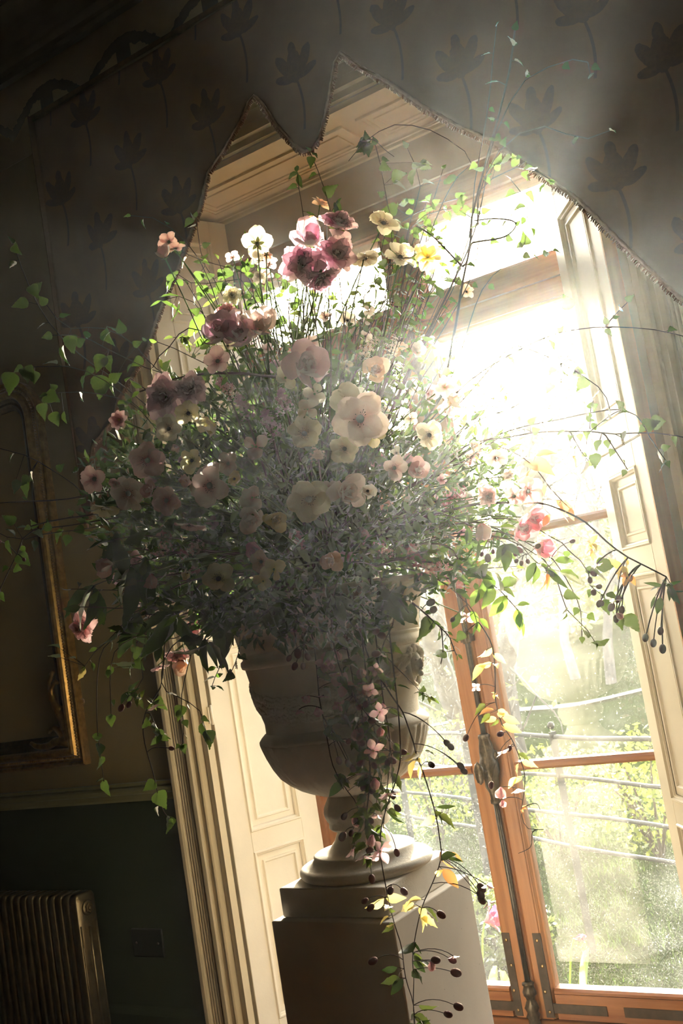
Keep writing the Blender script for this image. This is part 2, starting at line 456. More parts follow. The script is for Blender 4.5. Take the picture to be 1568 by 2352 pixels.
def door(name, x0, x1, meet, label):
    t = thing(name, None, None, (x0, YG, 0.064)); t['kind'] = 'structure'
    I = Matrix.Translation((-x0, -YG, -0.064))
    def put(nm, m, mat):
        me = m.mesh(nm, mat); me.transform(I); return inst(nm, me, t, Matrix())
    sw = .088
    m = MB(); stile_prof(m, x0, x0 + (sw if meet != 'l' else .088), .064, 2.675, YF, YB, (0, 1)); put('stile', m, M_oak_z)
    m = MB(); stile_prof(m, x1 - .088, x1, .064, 2.675, YF, YB, (1, 0)); put('stile', m, M_oak_z)
    a, c = x0 + .088, x1 - .088
    m = MB(); m.box((a, YF + .004, .064), (c, YB, .150)); bar_prof_x(m, a, c, .146, .168, YF + .004, YB); put('bottom_rail', m, M_oak_x)
    m = MB(); m.box((a, YF + .004, 2.605), (c, YB, 2.675)); bar_prof_x(m, a, c, 2.586, 2.608, YF + .004, YB); put('top_rail', m, M_oak_x)
    for z in (.959, 1.806):
        m = MB(); bar_prof_x(m, a, c, z - .015, z + .015, YF + .008, YB); put('glazing_bar', m, M_oak_x)
    for z0, z1 in ((.166, .946), (.972, 1.793), (1.819, 2.588)):
        m = MB(); m.box((a - .004, YG - .002, z0 - .002), (c + .004, YG + .002, z1 + .002)); put('pane', m, M_glass)
    # dark corner plates with screws
    px = (c + .012, x1 - .045) if meet == 'r' else (x0 + .045, a - .012)
    m = MB(); m.box((px[0], YF - .003, .07), (px[1], YF + .002, .365))
    zz = (.085, .118)
    if meet == 'r': m.box((a + .25, YF + .001, zz[0]), (px[0], YF + .006, zz[1]))
    else: m.box((px[1], YF + .001, zz[0]), (px[1] + .20, YF + .006, zz[1]))
    pl = put('corner_plate', m, M_plate)
    for q in ((sum(px)/2 - .004, .16), (sum(px)/2 + .003, .25), (sum(px)/2, .34), (sum(px)/2, .09)):
        s = MB(); s.lathe([(.006, 0), (.006, .002), (.004, .0035)], 10, 0, Matrix.Translation((q[0] - x0, YF - .003 - YG, q[1] - .064)) @ Matrix.Rotation(R(90), 4, 'X'))
        inst('screw', s.mesh('screw', M_brass), t, Matrix())
    return t, I
dl, Il = door('door_1', -2.58, -1.80, 'r', '')
dr, Ir = door('door_2', -1.798, -1.02, 'l', '')
tag(dl, 'left leaf of the wooden french doors behind the urn, carrying the bolt knob', None)
tag(dr, 'right leaf of the wooden french doors, showing lawn and a pale reflection', None)
# second small plate on the right rail
m = MB(); m.box((-1.46, YF + .001, .085), (-1.20, YF + .006, .118)); me = m.mesh('corner_plate', M_plate); me.transform(Ir); inst('corner_plate', me, dr, Matrix())
# astragal strip over the meeting line
m = MB(); m.prism([(-1.812, YF + .004), (-1.808, YF - .010), (-1.800, YF - .014), (-1.786, YF - .014), (-1.778, YF - .010), (-1.774, YF + .004)], .064, 2.675)
me = m.mesh('astragal', M_oak_z); me.transform(Il); inst('astragal', me, dl, Matrix())

# cremone bolt: rod, guides, knob
bolt = thing('cremone_bolt', 'dark metal cremone bolt with ornate oval knob on the door meeting stile', 'door bolt', (-1.790, YF - .03, .05))
def bput(nm, m, mat, par=bolt):
    me = m.mesh(nm, mat); me.transform(Matrix.Translation((1.790, -(YF - .03), -.05))); return inst(nm, me, par, Matrix())
bx, by = -1.790, YF - .030
m = MB(); m.tube([(bx, by, .19), (bx, by, .88)], .0095, 12); bput('rod', m, M_iron)
m = MB(); m.tube([(bx, by, 1.08), (bx, by, 2.64)], .0095, 12); bput('rod', m, M_iron)
def orn(r, z, q, i): return r * (1 + .10 * math.sin(q * 6 + i * 1.3) + .05 * math.sin(q * 11 - i))
TB = Matrix.Translation((bx, by, 0))
m = MB(); m.lathe([(.018, .045), (.022, .06), (.020, .075), (.024, .085), (.019, .098), (.025, .112), (.021, .128), (.014, .140), (.015, .150), (.022, .158), (.0235, .168), (.021, .180), (.018, .19), (.021, .195), (.0205, .201), (.012, .204)], 20, 0, TB, orn); bput('bottom_guide', m, M_bronze)
m = MB(); m.lathe([(.012, .838), (.018, .842), (.018, .852), (.014, .858), (.016, .88), (.024, .90), (.027, .93), (.033, .95), (.035, .975), (.030, 1.0), (.026, 1.01), (.028, 1.03), (.024, 1.055), (.019, 1.075), (.021, 1.082), (.021, 1.09), (.013, 1.094)], 24, 0, TB, orn)
m.ball((bx + .028, by + .008, 1.012), .016, 10, 6, 0, (1, .6, 1.2)); gb = bput('gear_case', m, M_bronze)
m = MB(); m.tube([(bx, by - .02, .96), (bx - .008, by - .055, .96)], [.012, .009], 10); bput('knob_shank', m, M_bronze)
m = MB(); m.ball((0, 0, 0), .030, 18, 14, 0, (.62, .40, 1.35)); kb = m
vs = []
for p in kb.v:
    r = 1 + .07 * noise.noise(Vector(p) * 160) + .05 * math.cos(18 * math.atan2(p[0], p[2]))
    vs.append((bx - .012 + p[0] * r, by - .066 + p[1] * r, .962 + p[2] * r))
kb.v = vs; bput('knob', kb, M_bronze)
for z in (1.45, 2.0, 2.5):
    m = MB(); m.box((bx - .02, by - .013, z - .014), (bx + .02, YF, z + .014)); m.lathe([(.015, z - .02), (.017, z), (.015, z + .02)], 14, 0, TB); bput('rod_guide', m, M_bronze)

# frame, transom bar, transom light, threshold
w1 = thing('window_1', None, None, (-1.8, YG, 2.588)); w1['kind'] = 'structure'
tag(w1, 'wooden transom window above the french doors with two bright panes')
def wput(nm, m, mat):
    me = m.mesh(nm, mat); me.transform(Matrix.Translation((1.8, -YG, -2.588))); return inst(nm, me, w1, Matrix())
m = MB(); bar_prof_x(m, -2.62, -.98, 2.680, 2.772, YF - .01, 3.66); wput('transom_bar', m, M_oak_x)
m = MB(); m.box((-2.62, 3.545, 3.075), (-.98, 3.66, 3.19)); bar_prof_x(m, -2.62, -.98, 3.062, 3.08, YF, 3.66); wput('head_frame', m, M_oak_x)
m = MB(); m.box((-2.66, 3.545, 0), (-2.58, 3.66, 3.19)); wput('jamb', m, M_oak_z)
m = MB(); m.box((-1.02, 3.545, 0), (-.94, 3.66, 3.19)); wput('jamb', m, M_oak_z)
m = MB(); stile_prof(m, -1.89, -1.71, 2.772, 3.065, YF - .005, 3.66); wput('mullion', m, M_oak_z)
for x0, x1 in ((-2.585, -1.885), (-1.715, -1.015)):
    m = MB(); m.box((x0, YG - .002, 2.765), (x1, YG + .002, 3.07)); wput('pane', m, M_glass)
m = MB(); m.box((-2.66, 3.50, 0), (-.94, 3.72, .055)); m.box((-2.62, 3.60, .055), (-.98, 3.66, .063)); struct(m.build('trim_7', M_oak_x))

# ------------------------------------------------------------------ window shutters (splayed leaves in the embrasure)
def shutter(p0, p1, side, name, label, flip):
    """p0 room-side edge, p1 glass-side edge"""
    p0 = Vector((*p0, 0)); p1 = Vector((*p1, 0))
    w = (p1 - p0).length; ex = (p1 - p0) / w
    ny = Vector((0, 0, 1)).cross(ex)
    Mx = Matrix(((ex.x, ny.x, 0, p0.x), (ex.y, ny.y, 0, p0.y), (0, 0, 1, 0.02), (0, 0, 0, 1)))
    t = thing(name, label, 'shutter', M=Mx)
    def pt(nm, m, mat=M_cream):
        if not flip:                 # mirror: the opening lies on the other side of this leaf
            m.v = [(x, -y, z) for x, y, z in m.v]; m.f = [f[::-1] for f in m.f]
        return inst(nm, m.mesh(nm, mat), t, Matrix())
    th = .036
    x0, x1 = .088, w - .088
    leaf = [(.0, 1.961), (1.966, 3.345)]
    pan = [(.13, .752), (.826, 1.557), (1.640, 1.885)], [(2.06, 2.80), (2.88, 3.245)]
    for (z0, z1), ps in zip(leaf, pan):
        m = MB()
        zs = [z0] + [q for p in ps for q in p] + [z1]
        m.box((0, -th, z0), (x0, 0, z1)); m.box((x1, -th, z0), (w, 0, z1))
        for k in range(0, len(zs), 2): m.box((x0, -th, zs[k]), (x1, 0, zs[k+1]))
        bevel(pt('frame', m), .002, 1)
        for a, c in ps:
            m = MB()
            def fr(d0, d1, y0, y1):     # sloped picture frame moulding between inset d0 (height y0) and d1 (height y1)
                o = [(x0 + d0, y0, a + d0), (x1 - d0, y0, a + d0), (x1 - d0, y0, c - d0), (x0 + d0, y0, c - d0)]
                i = [(x0 + d1, y1, a + d1), (x1 - d1, y1, a + d1), (x1 - d1, y1, c - d1), (x0 + d1, y1, c - d1)]
                m.add(o + i, [(k, (k+1) % 4, 4 + (k+1) % 4, 4 + k) for k in range(4)])
            for d0, d1, y0, y1 in ((-.001, .003, -.001, .005), (.003, .008, .005, .005), (.008, .011, .005, -.003), (.011, .016, -.003, -.004), (.016, .019, -.004, -.010), (.019, .040, -.012, -.012), (.040, .043, -.012, -.006), (.043, .049, -.006, -.006), (.049, .054, -.006, -.013)):
                fr(d0, d1, y0, y1)
            m.add([(x0 + .054, -.013, a + .054), (x1 - .054, -.013, a + .054), (x1 - .054, -.013, c - .054), (x0 + .054, -.013, c - .054)], [(0, 1, 2, 3)])
            m.box((x0, -th + .004, a), (x1, -.016, c))
            pt('panel', m)
    return t, Mx, w
shL, ML, wL = shutter((-2.713, 3.12), (-2.578, 3.515), 'l', 'window_shutter', 'cream panelled shutter left of the urn, brightly lit by the window', False)
shR, MR, wR = shutter((-0.887, 3.12), (-1.150, 3.47), 'r', 'window_shutter', 'cream panelled shutter right of the window, shaded golden brown', True)
for z in (1.26, .06):
    m = MB(); m.tube([(-.008, -.004, z), (-.008, -.004, z + .075)], .006, 8); m.box((-.02, -.0015, z + .006), (.02, .01, z + .069))
    inst('hinge', m.mesh('hinge', M_cream), shL, Matrix())
m = MB(); m.box((-.018, -.036, 0), (-.0085, .004, 3.345)); inst('lit_edge', m.mesh('lit_edge', M_edge), shR, Matrix())
m = MB(); m.box((-.040, .006, 0), (-.012, .036, 3.345)); inst('back_fold', m.mesh('back_fold', M_casing), shL, Matrix())

# ------------------------------------------------------------------ curtain pelmet with printed flowers and fringe
t = NT('printed_cloth'); v = t.geo()
sx = t.n('ShaderNodeSeparateXYZ'); t.l(v, sx.inputs[0])
def motif(ox, oz):
    """one tulip-like bloom with a bent stem per .40 x .52 m cell; returns mask"""
    def cell(s, o, p): return t.math('SUBTRACT', t.math('MODULO', t.math('ADD', t.math('SUBTRACT', s, o), p * 40 + p / 2), p), p / 2)
    u = cell(sx.outputs[0], ox, 0.40); w = cell(sx.outputs[2], oz, 0.52)
    wob = t.math('MULTIPLY_ADD', t.noise(v, 34, 3), 0.9, 0.55)
    def ell(cx, cz, a, c, rot):
        du = t.math('SUBTRACT', u, cx); dw = t.math('SUBTRACT', w, cz)
        c_, s_ = math.cos(rot), math.sin(rot)
        p = t.math('ADD', t.math('MULTIPLY', du, c_ / a), t.math('MULTIPLY', dw, s_ / a))
        q = t.math('ADD', t.math('MULTIPLY', du, -s_ / c), t.math('MULTIPLY', dw, c_ / c))
        return t.math('LESS_THAN', t.math('ADD', t.math('MULTIPLY', p, p), t.math('MULTIPLY', q, q)), wob)
    m = ell(0, .0, .030, .060, 0)
    for e in ((-.042, .012, .020, .055, .5), (.042, .012, .020, .055, -.5), (-.045, -.035, .040, .016, -.3), (.048, -.032, .042, .016, .35), (0.0, .06, .016, .03, 0)):
        m = t.math('MAXIMUM', m, ell(*e))
    bend = t.math('MULTIPLY', t.math('POWER', t.math('ABSOLUTE', t.math('ADD', w, .14)), 2.0), 1.4)
    st = t.math('LESS_THAN', t.math('ABSOLUTE', t.math('SUBTRACT', t.math('SUBTRACT', u, .012), t.math('MULTIPLY', bend, -1))), .0045)
    st = t.math('MULTIPLY', st, t.math('MULTIPLY', t.math('LESS_THAN', w, -.03), t.math('GREATER_THAN', w, -.235)))
    return t.math('MAXIMUM', m, st)
mk = t.math('MAXIMUM', motif(-2.362, 3.765), motif(-2.162, 3.505))
inner = t.noise(v, 90, 3)
ink = t.mixrgb(inner, (0.045, 0.019, 0.018), (0.085, 0.038, 0.022))
cl = t.ramp(t.noise(v, 5, 4), [(0.3, (0.085, 0.036, 0.018)), (0.7, (0.115, 0.050, 0.025))])
weave = t.noise(t.geo((1, 1, 1)), 700, 1)
colr = t.mixrgb(mk, cl, ink)
d = t.n('ShaderNodeBsdfDiffuse'); t.l(colr, d.inputs[0]); t.l(t.bump(weave, .2, .001), d.inputs['Normal'])
tr = t.n('ShaderNodeBsdfTranslucent'); t.l(t.mixrgb(mk, (0.30, 0.12, 0.05), (0.05, 0.02, 0.02)), tr.inputs[0])
ms = t.n('ShaderNodeMixShader'); ms.inputs[0].default_value = 0.06; t.l(d.outputs[0], ms.inputs[1]); t.l(tr.outputs[0], ms.inputs[2])
M_cloth = t.done(ms.outputs[0])
M_fringe = mat_paint('fringe_thread', (0.26, 0.13, 0.075), 0.9, 0.3, 60, 0.3)

EDGE = [(-3.055, 2.20), (-3.03, 2.13), (-3.005, 2.19), (-2.992, 2.36), (-2.965, 2.44), (-2.912, 2.491), (-2.735, 2.595), (-2.604, 2.731), (-2.486, 2.868), (-2.348, 3.061), (-2.263, 3.166), (-2.198, 3.278), (-2.105, 3.330), (-2.01, 3.400), (-1.965, 3.450), (-1.938, 3.466), (-1.912, 3.430), (-1.865, 3.325), (-1.808, 3.228), (-1.775, 3.190), (-1.745, 3.184), (-1.709, 3.212), (-1.675, 3.275), (-1.645, 3.34), (-1.60, 3.44), (-1.572, 3.464), (-1.505, 3.382), (-1.407, 3.276), (-1.301, 3.147), (-1.197, 3.036), (-1.094, 2.943), (-1.025, 2.852), (-0.955, 2.773), (-0.878, 2.678), (-0.809, 2.559), (-0.732, 2.427), (-0.649, 2.297), (-0.57, 2.22), (-0.52, 2.16), (-0.49, 2.13), (-0.46, 2.19)]
def zedge(x):
    for (xa, za), (xb, zb) in zip(EDGE, EDGE[1:]):
        if xa <= x <= xb: return za + (zb - za) * (x - xa) / (xb - xa)
    return EDGE[0][1] if x < EDGE[0][0] else EDGE[-1][1]
def fold(x, z):
    s = min(1, max(0, (3.86 - z) / 1.2))
    side = min(1, max(0, (abs(x + 1.757) - .55) / .5))
    return 2.95 + .010 * math.sin(x * 9.0 + z * 1.1) * (.3 + s) + side * s * .024 * math.sin(x * 23 + 1.3 * math.sin(z * 1.7)) - .008 * s
pel = thing('window_pelmet', 'brown printed fabric pelmet with two scalloped arches and hanging tails', 'curtain', (-1.757, 2.95, 3.86))
PI0 = Matrix.Translation((1.757, -2.95, -3.86))
xs = sorted(set([round(-3.055 + i * .0173, 4) for i in range(151) if -3.055 + i * .0173 < -.46] + [p[0] for p in EDGE]))
NZ = 34
m = MB(); vs = []
for x in xs:
    zb = zedge(x)
    for k in range(NZ + 1):
        z = 3.86 + (zb - 3.86) * (k / NZ)
        vs.append((x, fold(x, z), z))
fs = [(i*(NZ+1)+k, i*(NZ+1)+k+1, (i+1)*(NZ+1)+k+1, (i+1)*(NZ+1)+k) for i in range(len(xs)-1) for k in range(NZ)]
m.add(vs, fs, 0, True)
me = m.mesh('fabric', M_cloth); me.transform(PI0)
fab = inst('fabric', me, pel, Matrix())
so_ = fab.modifiers.new('thick', 'SOLIDIFY'); so_.thickness = .004
# side returns to the wall and board on top
for x in (-3.055, -.46):
    m = MB(); zb = zedge(x); n = 12
    vs = [(x + .002 * math.sin(k), fold(x, zb) * (1 - j) + 3.10 * j, zb + (3.86 - zb) * k / n) for j in (0, 1) for k in range(n + 1)]
    m.add(vs, [(k, k + 1, n + 2 + k, n + 1 + k) for k in range(n)], 0, True)
    me = m.mesh('side_return', M_cloth); me.transform(PI0); sr = inst('side_return', me, pel, Matrix()); q = sr.modifiers.new('thick', 'SOLIDIFY'); q.thickness = .004
m = MB(); m.box((-3.06, 2.938, 3.845), (-.455, YW - .02, 3.868)); me = m.mesh('pelmet_board', M_giltdark); me.transform(PI0); inst('pelmet_board', me, pel, Matrix())
# fringe: braid along the edge and short bullion loops
m = MB(); pts = []
for (xa, za), (xb, zb) in zip(EDGE, EDGE[1:]):
    n = max(1, int(math.hypot(xb - xa, zb - za) / .012))
    pts += [(xa + (xb - xa) * i / n, za + (zb - za) * i / n) for i in range(n)]
P3 = [Vector((x, fold(x, z) - .006, z)) for x, z in pts]
m.tube(P3, [.007 + .0012 * math.sin(i * 2.1) for i in range(len(P3))], 6)
for i in range(1, len(P3) - 1):
    tg = (P3[i+1] - P3[i-1]).normalized(); nrm = Vector((tg.z, 0, -tg.x))
    for j in (0, .5):
        p = P3[i] + (P3[i+1] - P3[i]) * j; ln = .013 + .004 * rnd.random()
        m.tube([p, p + nrm * ln * .6 + Vector((rnd.uniform(-.003, .003), -.002, 0)), p + nrm * ln + Vector((rnd.uniform(-.003, .003), 0, -.002))], [.0032, .0036, .0022], 4)
me = m.mesh('fringe', M_fringe); me.transform(PI0); inst('fringe', me, pel, Matrix())

# ------------------------------------------------------------------ gilt frame on the left wall
fr = thing('picture_frame', 'gilt framed dark canvas with rounded top and carved corner, on the left wall', 'picture frame', (-4.10, YW, 1.18))
FI = Matrix.Translation((4.10, -YW, -1.18))
def fput(nm, m, mat, par=fr):
    me = m.mesh(nm, mat); me.transform(FI); return inst(nm, me, par, Matrix())
FX0, FX1, FZ0, FZ1 = -4.80, -3.415, 1.18, 2.885
def frame_path(ins, rc):
    x0, x1, z0, z1 = FX0 + ins, FX1 - ins, FZ0 + ins, FZ1 - ins
    p = [(x0, z0), (x1, z0)]
    rc = max(.02, rc - ins)
    p += [(x1 - rc + rc * math.cos(R(a)), z1 - rc + rc * math.sin(R(a))) for a in range(0, 91, 10)]
    p += [(x0 + rc + rc * math.cos(R(a)), z1 - rc + rc * math.sin(R(a))) for a in range(90, 181, 10)]
    return p
def frame_band(rings, mat, nm):
    """rings: (inset, out) pairs from outside in; one closed moulding"""
    m = MB(); L = [[(x, YW - o, z) for x, z in frame_path(i, .19)] for i, o in rings]
    n = len(L[0]); vs = [p for q in L for p in q]
    fs = [(a*n + k, a*n + (k+1) % n, (a+1)*n + (k+1) % n, (a+1)*n + k) for a in range(len(L) - 1) for k in range(n)]
    m.add(vs, fs, 0, False); o = fput(nm, m, mat); return o
frame_band([(0, 0), (0, .03), (.006, .036), (.014, .034), (.018, .026), (.026, .024), (.030, .03)], M_gilt, 'outer_moulding')
frame_band([(.040, .03), (.046, .044), (.054, .052), (.064, .054), (.072, .048), (.078, .034)], M_gilt, 'main_moulding')
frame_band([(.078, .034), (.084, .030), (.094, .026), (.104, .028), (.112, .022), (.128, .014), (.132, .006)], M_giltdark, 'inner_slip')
m = MB(); pa = frame_path(.035, .19)
for (xa, za), (xb, zb) in zip(pa, pa[1:] + pa[:1]):
    n = max(1, int(math.hypot(xb - xa, zb - za) / .0125))
    for i in range(n): m.ball((xa + (xb - xa) * i / n, YW - .031, za + (zb - za) * i / n), .0058, 6, 4)
fput('bead_row', m, M_gilt)
m = MB(); pa = frame_path(.120, .19); m.add([(x, YW - .008, z) for x, z in pa], [tuple(range(len(pa)))]); t = NT('old_canvas'); v = t.geo()
fput('canvas', m, t.done(t.pbsdf(t.ramp(t.noise(v, 2.2, 4), [(0.3, (0.46, 0.35, 0.17)), (0.7, (0.58, 0.44, 0.22))]), 0.6)))
# carved scroll ornament on the lower right corner
m = MB()
def scroll(p0, dirs, r0):
    p = Vector(p0); pts = [p.copy()]; rad = [r0]
    for i, (a, l) in enumerate(dirs):
        p = p + Vector((math.cos(R(a)), 0, math.sin(R(a)))) * l; pts.append(p.copy()); rad.append(r0 * (1 - .7 * (i + 1) / len(dirs)) + .003)
    m.tube(pts, rad, 8)
cz0 = YW - .034
scroll((FX1 - .075, cz0, FZ0 + .11), [(100, .05), (112, .06), (120, .05), (105, .06), (85, .05), (70, .03), (40, .02)], .021)
scroll((FX1 - .075, cz0, FZ0 + .10), [(170, .04), (178, .05), (200, .04), (182, .05), (170, .04), (150, .03)], .021)
scroll((FX1 - .095, cz0 - .004, FZ0 + .24), [(150, .03), (120, .04), (90, .04), (55, .03), (20, .02), (-40, .015)], .015)
scroll((FX1 - .105, cz0 - .004, FZ0 + .13), [(130, .03), (150, .03), (190, .025), (230, .02)], .015)
for a in range(0, 7):
    q = R(80 + a * 18); m.ball((FX1 - .085 + .035 * math.cos(q), cz0 - .008, FZ0 + .125 + .045 * math.sin(q)), .012, 8, 6, 0, (.6, .6, 1.3))
fput('corner_ornament', m, M_gilt)
m = MB(); m.tube([(FX1 + .004 + .012 * math.cos(R(a)), YW - .008, 1.44 + .012 * math.sin(R(a))) for a in range(0, 361, 30)], .003, 6); fput('fixing_ring', m, M_brass)

# ------------------------------------------------------------------ column radiator
rad = thing('radiator', 'old bronze painted column radiator under the picture frame', 'radiator', (-3.95, 3.0, 0))
RI = Matrix.Translation((3.95, -3.0, 0))
def col_mesh(last):
    m = MB()
    hw = .0165 if not last else .021
    out = [(-.045, .06), (-.052, .10), (-.052, .655)] + [(-.052 + .02 - .02*math.cos(R(a)), .655 + .028*math.sin(R(a))) for a in range(15, 91, 15)]
    out += [(.052 - .02 + .02*math.sin(R(a)), .683 - .028*(1-math.cos(R(a))) ) for a in range(0, 91, 15)] + [(.052, .10), (.045, .06)]
    n = len(out); vs = []
    for dx, ins in ((-hw, .006), (-hw + .005, 0), (hw - .005, 0), (hw, .006)):
        for y, z in out:
            cyv, czv = 0, .37
            f = 1 - ins / .08
            vs.append((dx, cyv + (y - cyv) * f, czv + (z - czv) * (1 - ins / .3)))
    fs = [(r*n + k, (r+1)*n + k, (r+1)*n + (k+1) % n, r*n + (k+1) % n) for r in range(3) for k in range(n)] + [tuple(range(n)), tuple(range(4*n-1, 3*n-1, -1))]
    m.add(vs, fs, 0, True)
    if last:
        for y0, y1, z0, z1 in ((-.046, -.038, .10, .56), (-.004, .010, .10, .55), (.038, .046, .10, .56)):
            m.tube([(hw, (y0+y1)/2, z0), (hw, (y0+y1)/2, z1)], (y1-y0)/2, 8)
    return m
cm = col_mesh(False).mesh('column', M_rad)
for k in range(26): inst('column', cm, rad, Matrix.Translation((.505 - .043 - k * .0435, 0, 0)))
ce = col_mesh(True).mesh('end_column', M_rad); inst('end_column', ce, rad, Matrix.Translation((.505, 0, 0)))
m = MB(); T = Matrix.Translation((.526, .004, .622)) @ Matrix.Rotation(R(90), 4, 'Y')
m.lathe([(.030, -.01), (.030, .006), (.026, .009)], 24, 0, T); m.lathe([(.021, .006), (.021, .016), (.018, .018)], 6, 0, T, smooth=False); m.lathe([(.010, .016), (.010, .021), (.007, .023)], 12, 0, T)
inst('end_plug', m.mesh('end_plug', M_rad), rad, Matrix())
for x in (.46, -.55):
    m = MB(); m.box((x - .012, -.04, 0), (x + .012, .04, .07)); inst('foot', m.mesh('foot', M_rad), rad, Matrix())

# dark blank wall plate
b = MB(); b.box((-.084, -.006, -.056), (.084, .004, .056)); pl = b.build('wall_plate', M_socket); pl.location = (-3.228, YW, .449); bevel(pl, .004, 2)
tag(pl, 'square black blank plate on dark green wall beside radiator', 'wall plate')
for x in (-.06, .06):
    m = MB(); m.lathe([(.005, 0), (.005, .002), (.003, .003)], 10, 0, Matrix.Translation((x, -.006, 0)) @ Matrix.Rotation(R(90), 4, 'X')); m.build('screw', M_plate, pl)

# ------------------------------------------------------------------ pedestal
PX0, PX1, PY0, PY1, PZ = -2.005, -1.592, 2.424, 2.881, .765
pd = thing('pedestal', 'plain stone coloured box pedestal carrying the urn before the doors', 'pedestal', ((PX0+PX1)/2, (PY0+PY1)/2, 0))
hx, hy = (PX1-PX0)/2, (PY1-PY0)/2
m = MB(); m.box((-hx, -hy, .10), (hx, hy, PZ)); bevel(inst('shaft', m.mesh('shaft', M_plinth), pd, Matrix()), .004, 2)
m = MB(); m.box((-hx - .012, -hy - .012, 0), (hx + .012, hy + .012, .10)); bevel(inst('base_board', m.mesh('base_board', M_plinth), pd, Matrix()), .006, 2)

# ------------------------------------------------------------------ stone urn
UX, UY = -1.800, 2.652
urn = thing('garden_urn', 'weathered cast stone urn with garland relief, standing on the box pedestal', 'urn', (UX, UY, PZ))
def uput(nm, m, par=urn, mat=None): return inst(nm, m.mesh(nm, mat or M_stone), par, Matrix())
Z = lambda z: z - PZ
m = MB(); m.box((-1.985 - UX, 2.455 - UY, 0.0005), (-1.620 - UX, 2.838 - UY, .084)); bevel(uput('base_slab', m), .005, 2)
m = MB(); m.lathe([(.182, .084)] + [(.182 + .018 * math.sin(R(a)), .100 - .016 * math.cos(R(a))) for a in range(15, 181, 15)] + [(.176, .118), (.160, .124), (.152, .134), (.152, .142)] + [(.146, .146), (.118, .149), (.100, .158), (.082, .178), (.073, .197), (.068, .205)], 56); uput('foot', m)
def flute(nf, amp):
    return lambda r, z, q, i: r * (1 + amp * abs(math.sin(q * nf / 2)) - amp)
m = MB(); m.lathe([(.066, Z(.970)), (.085, Z(.974)), (.093, Z(.982)), (.091, Z(.995)), (.096, Z(1.003)), (.1015, Z(1.015)), (.1035, Z(1.028)), (.100, Z(1.042)), (.091, Z(1.058)), (.084, Z(1.07)), (.082, Z(1.082))], 72, 0, None, lambda r, z, q, i: r * (1 - .035 * (0 if i < 4 else 1) * (0.5 + .5 * math.cos(q * 20)))); uput('stem', m)
bp = [(.070, Z(1.072)), (.097, Z(1.080)), (.130, Z(1.092)), (.160, Z(1.107)), (.188, Z(1.127)), (.212, Z(1.150)), (.230, Z(1.18)), (.244, Z(1.213)), (.253, Z(1.240)), (.257, Z(1.255))]
m = MB(); m.lathe(bp, 192, 0, None, lambda r, z, q, i: r * (1 + .032 * (abs(math.sin(q * 22)) ** .6 - .8))); uput('fluted_bowl', m)
m = MB(); m.lathe([(.250, Z(1.250)), (.2585, Z(1.256)), (.2585, Z(1.264)), (.250, Z(1.275)), (.240, Z(1.284)), (.234, Z(1.287))], 80); uput('bowl_lip', m)
bd = [(.2345, Z(1.284)), (.2345, Z(1.315)), (.240, Z(1.335)), (.2465, Z(1.37)), (.254, Z(1.41)), (.2595, Z(1.44)), (.266, Z(1.475)), (.268, Z(1.485))]
m = MB(); m.lathe(bd, 80, 0, None, None, True, False); uput('body', m)
m = MB(); m.lathe([(.266, Z(1.482)), (.276, Z(1.486)), (.279, Z(1.496)), (.278, Z(1.506)), (.270, Z(1.513)), (.272, Z(1.517)), (.276, Z(1.522)), (.273, Z(1.530))], 80); uput('band', m)
m = MB(); m.lathe([(.274, Z(1.526)), (.279, Z(1.555)), (.285, Z(1.585)), (.294, Z(1.615)), (.306, Z(1.640)), (.318, Z(1.655)), (.322, Z(1.668)), (.314, Z(1.680)), (.296, Z(1.682)), (.285, Z(1.665)), (.270, Z(1.60)), (.05, Z(1.595))], 80); uput('rim', m)
# garland relief: flowers and leaves sagging between the mask heads
def body_r(z):
    for (r0, z0), (r1, z1) in zip(bd, bd[1:]):
        if z0 <= z <= z1: return r0 + (r1 - r0) * (z - z0) / (z1 - z0 + 1e-9)
    return bd[-1][0]
def swag(a0, a1):
    m = MB(); n = 96
    for i in range(n):
        f = (i + .5) / n; a = a0 + (a1 - a0) * f
        s = 1 - (2 * f - 1) ** 2
        zc = Z(1.452) - .100 * s; wdt = .010 + .020 * s
        for j in range(3):
            z = zc + (j - 1) * wdt * .85 + rnd.uniform(-.003, .003); aa = a + rnd.uniform(-.015, .015)
            r = body_r(z) + .001
            T = Matrix.Translation((r*math.cos(aa), r*math.sin(aa), z)) @ Matrix.Rotation(aa, 4, 'Z')
            if f > .33 and f < .67 and rnd.random() < .75:
                rr = rnd.uniform(.012, .017)          # rosette of rings
                m.lathe([(rr, -.004), (rr, .005), (rr*.75, .009), (rr*.6, .003), (rr*.42, .003), (rr*.35, .010), (rr*.1, .010)], 10, 0, T @ Matrix.Rotation(R(90), 4, 'Y'))
            else:
                ln = rnd.uniform(.014, .024)
                TT = T @ Matrix.Rotation(rnd.uniform(-.7, .7) + (1.1 if f < .5 else -1.1), 4, 'X')
                m.ball((0, 0, 0), 1, 6, 5, 0, (.0085, .007, ln), TT)
                if rnd.random() < .3: m.ball((.003, .01, 0), .007, 6, 4, 0, (1, 1, 1), T)
    return m
for k in range(2): uput('garland', swag(R(7 + 180 * k + 6), R(7 + 180 * (k + 1) - 6)))
